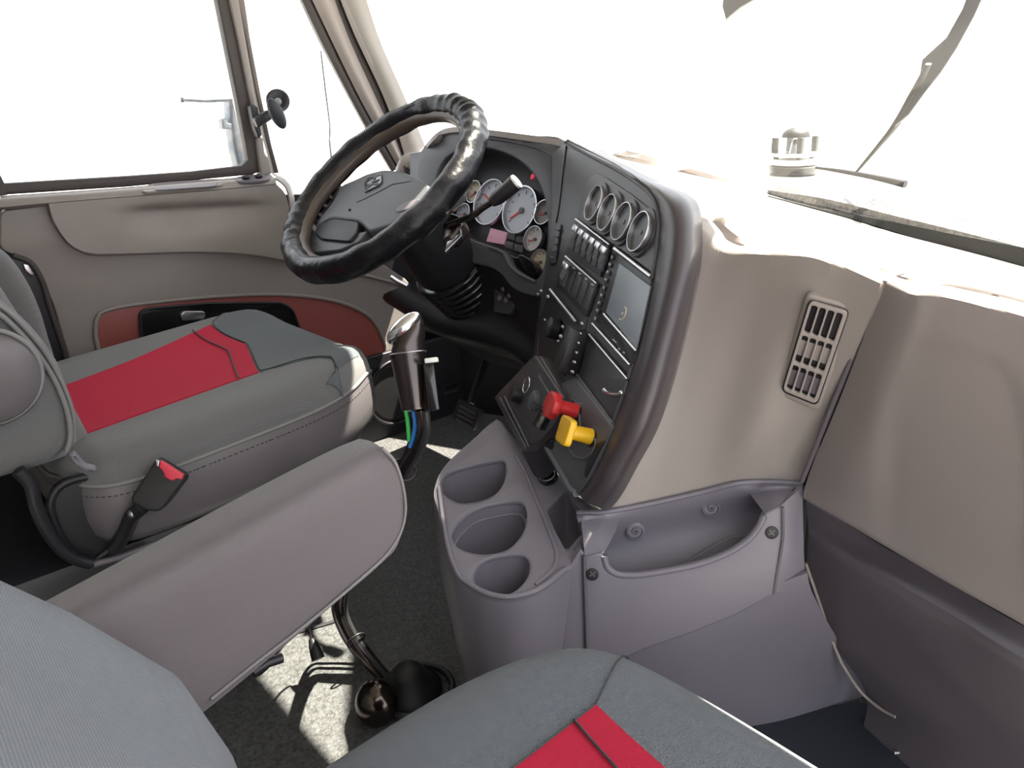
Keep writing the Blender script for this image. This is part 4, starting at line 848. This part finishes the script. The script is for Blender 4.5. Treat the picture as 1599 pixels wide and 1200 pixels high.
# ============================================================ SEATS
def superell(n, hw, y0, y1, ef, er):
    """plan outline of a seat: rounded front and rear"""
    out = []; cy = (y0+y1)/2; hl = (y1-y0)/2
    for k in range(n):
        a = 2*pi*k/n; c, s = cos(a), sin(a); e = ef if s > 0 else er
        out.append((np.sign(c)*abs(c)**(2/e)*hw, cy+np.sign(s)*abs(s)**(2/e)*hl))
    return np.array(out)
class Seat:
    RK = [(1.0, -.048), (.998, -.036), (.988, -.022), (.965, -.010), (.93, -.003), (.88, 0), (.8, 0), (.7, 0), (.58, 0), (.45, 0), (.3, 0), (.15, 0), (.01, 0)]
    def __init__(s, cx, y0, y1, hw, zr, zf, ef=3.0, er=6, skirt=.15, rise=.016):
        s.cx, s.y0, s.y1, s.hw, s.zr, s.zf, s.skirt, s.rise, s.ef, s.er = cx, y0, y1, hw, zr, zf, skirt, rise, ef, er
        s.out = superell(160, hw, y0, y1, ef, er)
    def z(s, x, y):
        t = (y-s.y0)/(s.y1-s.y0); u = abs(x-s.cx)/s.hw
        return s.zr+(s.zf-s.zr)*t+s.rise*math.exp(-((u-.74)/.2)**2)-.05*max(0, (t-.84)/.16)**2.2
    def zt(s, x, y):
        cy = (s.y0+s.y1)/2; hl = (s.y1-s.y0)/2; e = s.ef if y > cy else s.er
        k = ((abs(x-s.cx)/s.hw)**e+(abs(y-cy)/hl)**e)**(1/e)
        ks = [q[0] for q in s.RK][::-1]; dz = [q[1] for q in s.RK][::-1]
        return s.z(x, y)+np.interp(k, ks, dz)
    def ring(s, k, dz):
        cy = (s.y0+s.y1)/2
        return np.array([(s.cx+x*k, cy+(y-cy)*k, s.z(s.cx+x*k, cy+(y-cy)*k)+dz) for x, y in s.out])
    def front(s, xs, k=.985):
        cy = (s.y0+s.y1)/2; hl = (s.y1-s.y0)/2
        return [(x, cy+hl*k*max(0, 1-(abs(x-s.cx)/(s.hw*k))**s.ef)**(1/s.ef)) for x in xs]
    def build(s, t, top, side, dz=0):
        rr = [s.ring(k, d) for k, d in s.RK]
        V, Fc = sheet_data(rr, 0, closed_u=True); link('seat_cushion', me_from('seat_cushion', V, Fc), top, t, 80)
        b = s.ring(1.0, -.046); sk = [b]
        for f, k, in [(.12, 1.008), (.3, 1.012), (.55, 1.012), (.8, 1.0), (.97, .97), (1.02, .9)]:
            q = s.ring(k, 0); q[:, 2] = b[:, 2]-s.skirt*f; sk.append(q)
        V, Fc = sheet_data(sk, 0, closed_u=True); sd_ = link('seat_skirt', me_from('seat_skirt', V, Fc), side, t, 80)
        tube('seat_piping', b+np.array([0, 0, .001]), .0035, 'piping', t, seg=8, closed=True)
        p = spl(s.ring(1.008, -.060), 260, True)
        V, Fc = merge([tube_data([p[i], p[i]*.45+p[(i+1) % 260]*.55], .0011, 5) for i in range(260)])
        link('skirt_stitching', me_from('skirt_stitching', V, Fc), 'stitch', sd_, None)
    def patch(s, name, rows, m, t, nu=40, nv=30, off=.0025):
        """panel of cloth that follows the top of the seat, rows of (x, y)"""
        R = np.array([lin(r, nu) for r in rows]); G = []
        for j in range(nu): G.append(lin(R[:, j], nv))
        G = [[(p[0], p[1], s.zt(p[0], p[1])+off) for p in c] for c in G]
        return sheet(name, np.array(G), m, t, .003, toward=(s.cx, s.y0, 5))
    def seam(s, name, L, m, t, r=.0014, off=.003):
        return tube(name, [(x, y, s.zt(x, y)+off) for x, y in lin(L, 40)], r, m, t, seg=6)

ds = thing('driver_seat', 'grey and red cloth driver seat facing the steering wheel', 'seat', (-.58, .35, 0))
d1 = Seat(-.582, .15, .725, .298, .494, .536, ef=2.9, skirt=.10)
d1.build(ds, 'fab', 'vinyl')
d1.patch('red_insert', [[(-.685, .165), (-.701, .258), (-.721, .36), (-.772, .545)], [(-.54, .165), (-.55, .25), (-.57, .37), (-.608, .551)], [(-.388, .165), (-.394, .187), (-.41, .319), (-.42, .493)]], 'red', ds)
xs = np.linspace(-.855, -.30, 14)
d1.patch('front_panel', [lin([(-.85, .628), (-.775, .548), (-.608, .555), (-.416, .496), (-.40, .563), (-.345, .598), (-.298, .585)], 14), d1.front(xs, .975)], 'fabd', ds)
d1.seam('insert_seam', [(-.768, .506), (-.6, .512), (-.415, .456)], 'stitch', ds, off=.005)
d1.seam('panel_seam', [(-.298, .585), (-.345, .598), (-.40, .563), (-.416, .496), (-.608, .555), (-.775, .548), (-.85, .628)], 'stitch', ds)
# backrest of the driver seat: rings stacked upwards, leaning back
def backrest(t, cx, hw, zs, yf, th, m, wing=.035, front=None):
    rows = []
    for z, y in zip(zs, yf):
        L = []
        for k in range(96):
            a = 2*pi*k/96; c, s_ = cos(a), sin(a); x = np.sign(c)*abs(c)**(2/4.5)*hw; yy = np.sign(s_)*abs(s_)**(2/3.2)*th/2
            w_ = wing*math.exp(-((abs(x)/hw-.82)/.2)**2) if yy > 0 else 0
            L.append((cx+x, y-th/2+yy+w_, z))
        rows.append(np.array(L))
    for ex, f in ((0, .94), (0, .6), (0, .05)):
        c = rows[-1].mean(0) if f != .94 else rows[-1].mean(0)
        q = c+(rows[-1]-c)*f; q[:, 2] += .02 if f == .94 else .01; rows.append(q)
    V, Fc = sheet_data(rows, 0, closed_u=True); return link('backrest', me_from('backrest', V, Fc), m, t, 80)
lobe_px = [(-60, 440), (-20, 455), (10, 475), (50, 510), (84, 552), (106, 592), (119, 640), (120, 680), (108, 708), (84, 728), (50, 740), (0, 752), (-60, 762)]
lobe = spl(dx(lobe_px, -.315), 60)
plate('right_bolster', [*lobe, (-.315, -.12, .60), (-.315, -.1, .80)], (1, 0, 0), .11, 'fab', ds, bevel=.03, ang=70)
for L, x_ in (([(-20, 480), (10, 500), (52, 545), (84, 592), (104, 640), (110, 680), (104, 706)], -.3135), ([(-10, 470), (24, 497), (66, 545), (95, 595), (113, 645), (115, 690)], -.322)):
    tube('bolster_piping', dx(L, x_), .0035, 'piping', ds, n=40)
backrest(ds, -.56, .21, [.50, .55, .66, .78, .9, 1.02, 1.1], [.16, .15, .125, .09, .05, .0, -.03], .13, 'fab', wing=.06)
far = spl(dx([(-60, 360), (0, 388), (25, 410), (50, 448), (68, 490), (80, 530), (90, 575), (60, 600), (-60, 600)], -.80), 50)
plate('left_bolster', [*far], (1, 0, 0), .10, 'fab', ds, bevel=.03, ang=70)
plate('back_red_strip', spl([P(-40, 440, x=-.72), P(0, 462, x=-.72), P(16, 478, x=-.70), P(8, 490, x=-.68), P(-40, 478, x=-.66)], 30, True), (.2, .95, .3), .006, 'red', ds)
lathe('armrest_pivot', P(-22, 590, x=-.29), (1, 0, 0), [(0, -.02), (.055, -.02), (.062, -.01), (.062, .012), (.052, .022), (.03, .026), (0, .027)], 'vinyl', ds, 40, ang=70)
tube('pivot_piping', [P(-22, 590, x=-.276)+.061*np.array([0, cos(a), sin(a)]) for a in np.linspace(0, 2*pi, 44, endpoint=False)], .003, 'piping', ds, closed=True)
# suspension base and its side cover
loft('seat_base', [[(-.84, .50, .36), (-.46, .48, .36)], [(-.84, .50, .10), (-.46, .48, .10)], [(-.82, .50, .0), (-.46, .48, .0)]], 'black', ds, 8, 6, th=.02, smooth_v=False)
box('base_box', (-.585, .21, .18), (.252, .20, .165), 'black', ds, bevel=.02)
cp = spl(dx([(78, 790), (90, 762), (118, 748), (150, 745), (182, 754), (204, 775), (206, 800), (190, 838), (160, 866), (136, 880), (112, 862), (90, 830)], -.325), 70, True)
plate('side_cover', cp, (1, 0, 0), .02, 'rubber', ds, bevel=.004)
tube('cover_edge', cp+np.array([.002, 0, 0]), .006, 'black', ds, closed=True)
tube('frame_bar', dx([(28, 735), (48, 758), (56, 790), (72, 826), (96, 858), (120, 874), (142, 880)], -.31), .009, 'black', ds, n=30)
tube('frame_rod', dx([(146, 882), (190, 870), (240, 850)], -.31), .005, 'lower', ds)
plate('recline_lever', dx(rnd([(108, 712), (118, 706), (136, 726), (152, 730), (154, 738), (132, 738), (116, 726)], 4), -.29), (1, 0, 0), .014, 'console', ds, bevel=.005)
tube('seat_rail', dx([(270, 800), (330, 785), (400, 768), (470, 750)], -.33), .012, 'black', ds)
ell('rail_bolt', P(331, 781, x=-.315), I3, (.008, .008, .01), 'console', ds, 12, 8)

# seat belt buckle
bk = thing('seat_belt_buckle', "black seat belt buckle with a red button beside the driver's cushion", 'buckle', P(212, 800, x=-.25))
bd = np.array([.78, -.45, .25]); BKP = Plane(P(250, 760, x=-.25), bd)
pplate('buckle_body', BKP, [(243, 718), (288, 744), (288, 752), (256, 794), (246, 800), (226, 798), (206, 786), (204, 778)], .0, .03, 'rubber', bk, r=4, bevel=.004)
pplate('release_button', BKP, [(250, 720), (286, 743), (284, 750), (274, 748), (272, 752), (264, 750), (256, 745), (255, 738), (248, 730)], .003, .012, 'button', bk, r=2, bevel=.002)
pplate('metal_latch_tip', BKP, [(243, 719), (249, 720), (248, 730), (244, 728)], .003, .008, 'satin', bk, bevel=.001)
tube('buckle_stalk', [P(222, 792, x=-.262), P(206, 806, x=-.275), P(196, 830, x=-.29), P(178, 858, x=-.305)], .011, 'black', bk, n=16)
ell('stalk_bolt', P(208, 802, x=-.268), I3, (.008, .008, .008), 'satin', bk, 12, 8)

ps = thing('passenger_seat', 'pale slate and red cloth passenger seat with a padded armrest in the foreground', 'seat', (.6, .3, 0))
p1 = Seat(.60, -.10, .565, .305, .385, .405, ef=3.0, rise=.008)
p1.build(ps, 'pfab', 'vinyl')
p1.patch('red_insert', [[(.437, .0), (.437, .43)], [(.6, .0), (.6, .412)], [(.76, .0), (.76, .43)]], 'red', ps)
p1.seam('insert_seam', [(.437, .40), (.52, .385), (.68, .385), (.76, .40)], 'stitch', ps, off=.005)
p1.seam('front_seam', [(.437, .43), (.405, .505), (.395, .53)], 'stitch', ps, r=.001)
p1.seam('side_seam', [(.437, .43), (.437, .0)], 'stitch', ps, r=.001)
backrest(ps, .60, .285, [.36, .45, .53, .60, .67, .76, .86, .96, 1.04], [.118, .110, .104, .085, .040, -.030, -.085, -.13, -.17], .14, 'pfab', wing=.02)
box('seat_base', (.6, .22, .14), (.22, .26, .135), 'black', ps, bevel=.02)
# padded armrest
xa = .245
af = [P(a, b, x=.20) for a, b in [(40, 957), (150, 898), (300, 817), (440, 743), (520, 703), (556, 688)]]
ab = [P(a, b, x=.285) for a, b in [(590, 692), (612, 712), (627, 752), (634, 795), (628, 832), (606, 868)]]
al = [P(a, b, x=.285) for a, b in [(560, 910), (480, 978), (400, 1040), (320, 1103), (260, 1150)]]
xl, xr = .20, .288
r_topl = af
r_crest = [P(a, b, x=.235) for a, b in [(52, 958), (160, 903), (310, 822), (450, 748), (530, 706), (574, 688)]]
r_edge = [P(a, b, x=.275) for a, b in [(80, 972), (185, 918), (335, 838), (470, 764), (545, 722), (592, 697)]]
r_up = [P(a, b, x=xr) for a, b in [(110, 1003), (215, 952), (362, 868), (492, 795), (566, 752), (620, 722)]]
r_mid = [P(a, b, x=xr) for a, b in [(170, 1072), (280, 1010), (410, 935), (520, 868), (590, 820), (634, 788)]]
r_low = [P(a, b, x=xr) for a, b in [(240, 1140), (330, 1085), (450, 992), (540, 918), (596, 872), (626, 838)]]
r_bot = [P(a, b, x=.275) for a, b in [(255, 1160), (322, 1106), (440, 1008), (530, 932), (582, 888), (606, 868)]]
def shx(L, x, dz=0): return [np.array([x, q[1], q[2]+dz]) for q in L]
rws = [r_topl, r_crest, r_edge, r_up, r_mid, r_low, r_bot, shx(r_bot, .235, -.004), shx(r_topl, xl, -.075), shx(r_topl, xl-.004, -.045), shx(r_topl, xl-.004, -.018)]
Rg = np.array([spl(r, 50) for r in rws]); Gs = np.array([spl(Rg[:, k], 66, True) for k in range(50)])
cE = Gs[-1].mean(0); ends = [cE+(Gs[-1]-cE)*k+np.array([0, .004*(1-k), .001]) for k in (.9, .6, .3, .03)]
V, Fc = sheet_data([*Gs, *ends], 0, closed_u=True); ar = link('armrest', me_from('armrest', V, Fc), 'ribfab', ps, 80)
tube('armrest_piping', [P(a, b, x=.289) for a, b in [(596, 700), (615, 720), (628, 755), (633, 795), (626, 830), (604, 866), (560, 907), (480, 974), (400, 1036), (330, 1092)]], .0016, 'piping', ar, n=60)
tube('armrest_hook', [P(395, 1050, x=.24), P(418, 1035, x=.24), P(440, 1028, x=.24)], .005, 'black', ps)

# ============================================================ GEAR LEVER
gl = thing('gear_lever', 'gear lever with a glossy grey knob, green and blue air lines and a black boot', 'gear lever', P(630, 1075, z=0))
KY = .50; KS = .83
ka, kb = P(637, 552, y=KY+.012), P(648, 640, y=KY); kax = (ka-kb)/np.linalg.norm(ka-kb); kl = np.linalg.norm(ka-kb)
lathe('knob_sleeve', kb, kax, [(0, 0), (.0195*KS, 0), (.0205*KS, .003), (.027*KS, kl*.9), (.0278*KS, kl), (0, kl)], 'shaft', gl, 36)
tube('knob_ring', [ka+.0279*KS*(cos(a)*frame_of(kax)[1]+sin(a)*frame_of(kax)[2]) for a in np.linspace(0, 2*pi, 40, endpoint=False)], .001, 'satin', gl, closed=True)
rv = RT-kax*(RT @ kax); rv /= np.linalg.norm(rv); fv = np.cross(kax, rv)
def kshape(q): q = q.copy(); q[0] += .25*q[2]*(1 if q[2] > 0 else .15); q[2] += (.45*q[0] if q[2] > 0 else 0); return q
hd = ell('knob_head', ka+kax*.005, [rv, fv, kax], (.0285*KS, .0285*KS, .046*KS), 'shaft', gl, 40, 26, kshape)
cpt = ka+kax*.027-rv*.001-FW*.005+UP*.005
ell('knob_cap', cpt, [(rv*.8+kax*.6), fv, (kax*.8-rv*.6)], (.033*KS, .022*KS, .0155*KS), 'chrome', gl, 32, 18)
box('range_switch', P(674, 604, y=KY+.015), (.0068, .0075, .030), 'gloss', gl, ax=(rv, fv, kax), bevel=.002)
box('range_selector', P(674, 563, y=KY+.015), (.0079, .0085, .003), 'white', gl, ax=(rv, fv, kax), bevel=.0012)
tube('green_air_line', [P(634, 642, y=KY), P(637, 662, y=KY), P(639, 690, y=KY-.003)], .0029, 'green', gl, n=12)
tube('blue_air_line', [P(645, 642, y=KY), P(648, 662, y=KY), P(645, 684, y=KY-.002), P(640, 698, y=KY-.004)], .0029, 'blue', gl, n=14)
lvp = [(656, 640, KY+.004), (659, 670, KY+.004), (650, 700, KY+.002), (630, 735, KY), (596, 800, KY), (550, 880, KY), (532, 940, KY), (545, 985, KY+.002), (576, 1030, .515), (615, 1075, .535)]
tube('lever_shaft', [P(a, b, y=y) for a, b, y in lvp], [.006, .0063, .0068, .0075, .008, .008, .009, .0115, .014, .012], 'shaft', gl, n=60)
for o1, r_ in ((8, .0052), (-9, .004), (-16, .0036)):
    tube('air_hose', [P(a+o1*(.6+.4*abs(k-4.5)/4.5), b+2, y=y+.003) for k, (a, b, y) in enumerate(lvp)], r_, 'cablesheath', gl, n=60)
for (c, c2, y_) in (((631, 734), (648, 703), KY), ((556, 1000), (570, 1021), KY+.003)):
    q = P(*c, y=y_); ax = P(*c2, y=y_)-q
    tube('cable_tie', [q+.0165*(cos(a)*frame_of(ax)[1]+sin(a)*frame_of(ax)[2]) for a in np.linspace(0, 2*pi, 28, endpoint=False)], .002, 'black', gl, closed=True)
bo = P(640, 1080, z=.0)
lathe('boot', bo, (0, 0, 1), [(0, 0), (.055, 0), (.056, .008), (.046, .012), (.042, .022), (.032, .028), (.028, .042), (.018, .052), (0, .054)], 'rubber', gl, 40, ang=80)
tube('boot_ring', [P(650, 1078, z=.012)+np.array([.062*cos(a), .062*sin(a), 0]) for a in np.linspace(0, 2*pi, 44, endpoint=False)], .006, 'black', gl, closed=True)
ft_ = ell('boot_fitting', P(589, 1098, z=.03), I3, (.036, .036, .04), 'bronze', gl, 32, 20)
sk2 = plate('floor_seam', [P(*q, z=.004) for q in [(340, 1022), (440, 992), (530, 966), (531, 969), (440, 996), (340, 1027)]], (0, 0, 1), .004, 'rubber', bevel=.0005)
tag(sk2, 'thin dark seam strip crossing the sunlit rubber floor by the gear lever', 'strip')
mt = plate('floor_mat', [P(*q, z=.012) for q in rnd([(1180, 1128), (1345, 1094), (1420, 1140), (1540, 1230), (1300, 1290), (1100, 1200)], 12)], (0, 0, 1), .010, 'pad', bevel=.003)
tag(mt, 'dark mat in the passenger footwell at the bottom right', 'mat')
tube('mat_bar', [P(1395, 1176, z=.02), P(1460, 1171, z=.02)], .004, 'satin', mt)

pg = thing('dangling_blob', 'small black plug dangling on a cord under the armrest above the sunlit floor', 'blob', P(492, 1022, z=.06))  # small dark form on a cord, close above the floor
tube('cord', [P(474, 940, z=.22), P(478, 965, z=.14), P(483, 985, z=.10), P(486, 999, z=.085)], .0022, 'black', pg, n=14)
tube('blob_body', [P(486, 998, z=.086), P(489, 1006, z=.078), P(493, 1018, z=.068), P(497, 1030, z=.058)], [.005, .009, .011, .012], 'black', pg, n=12)
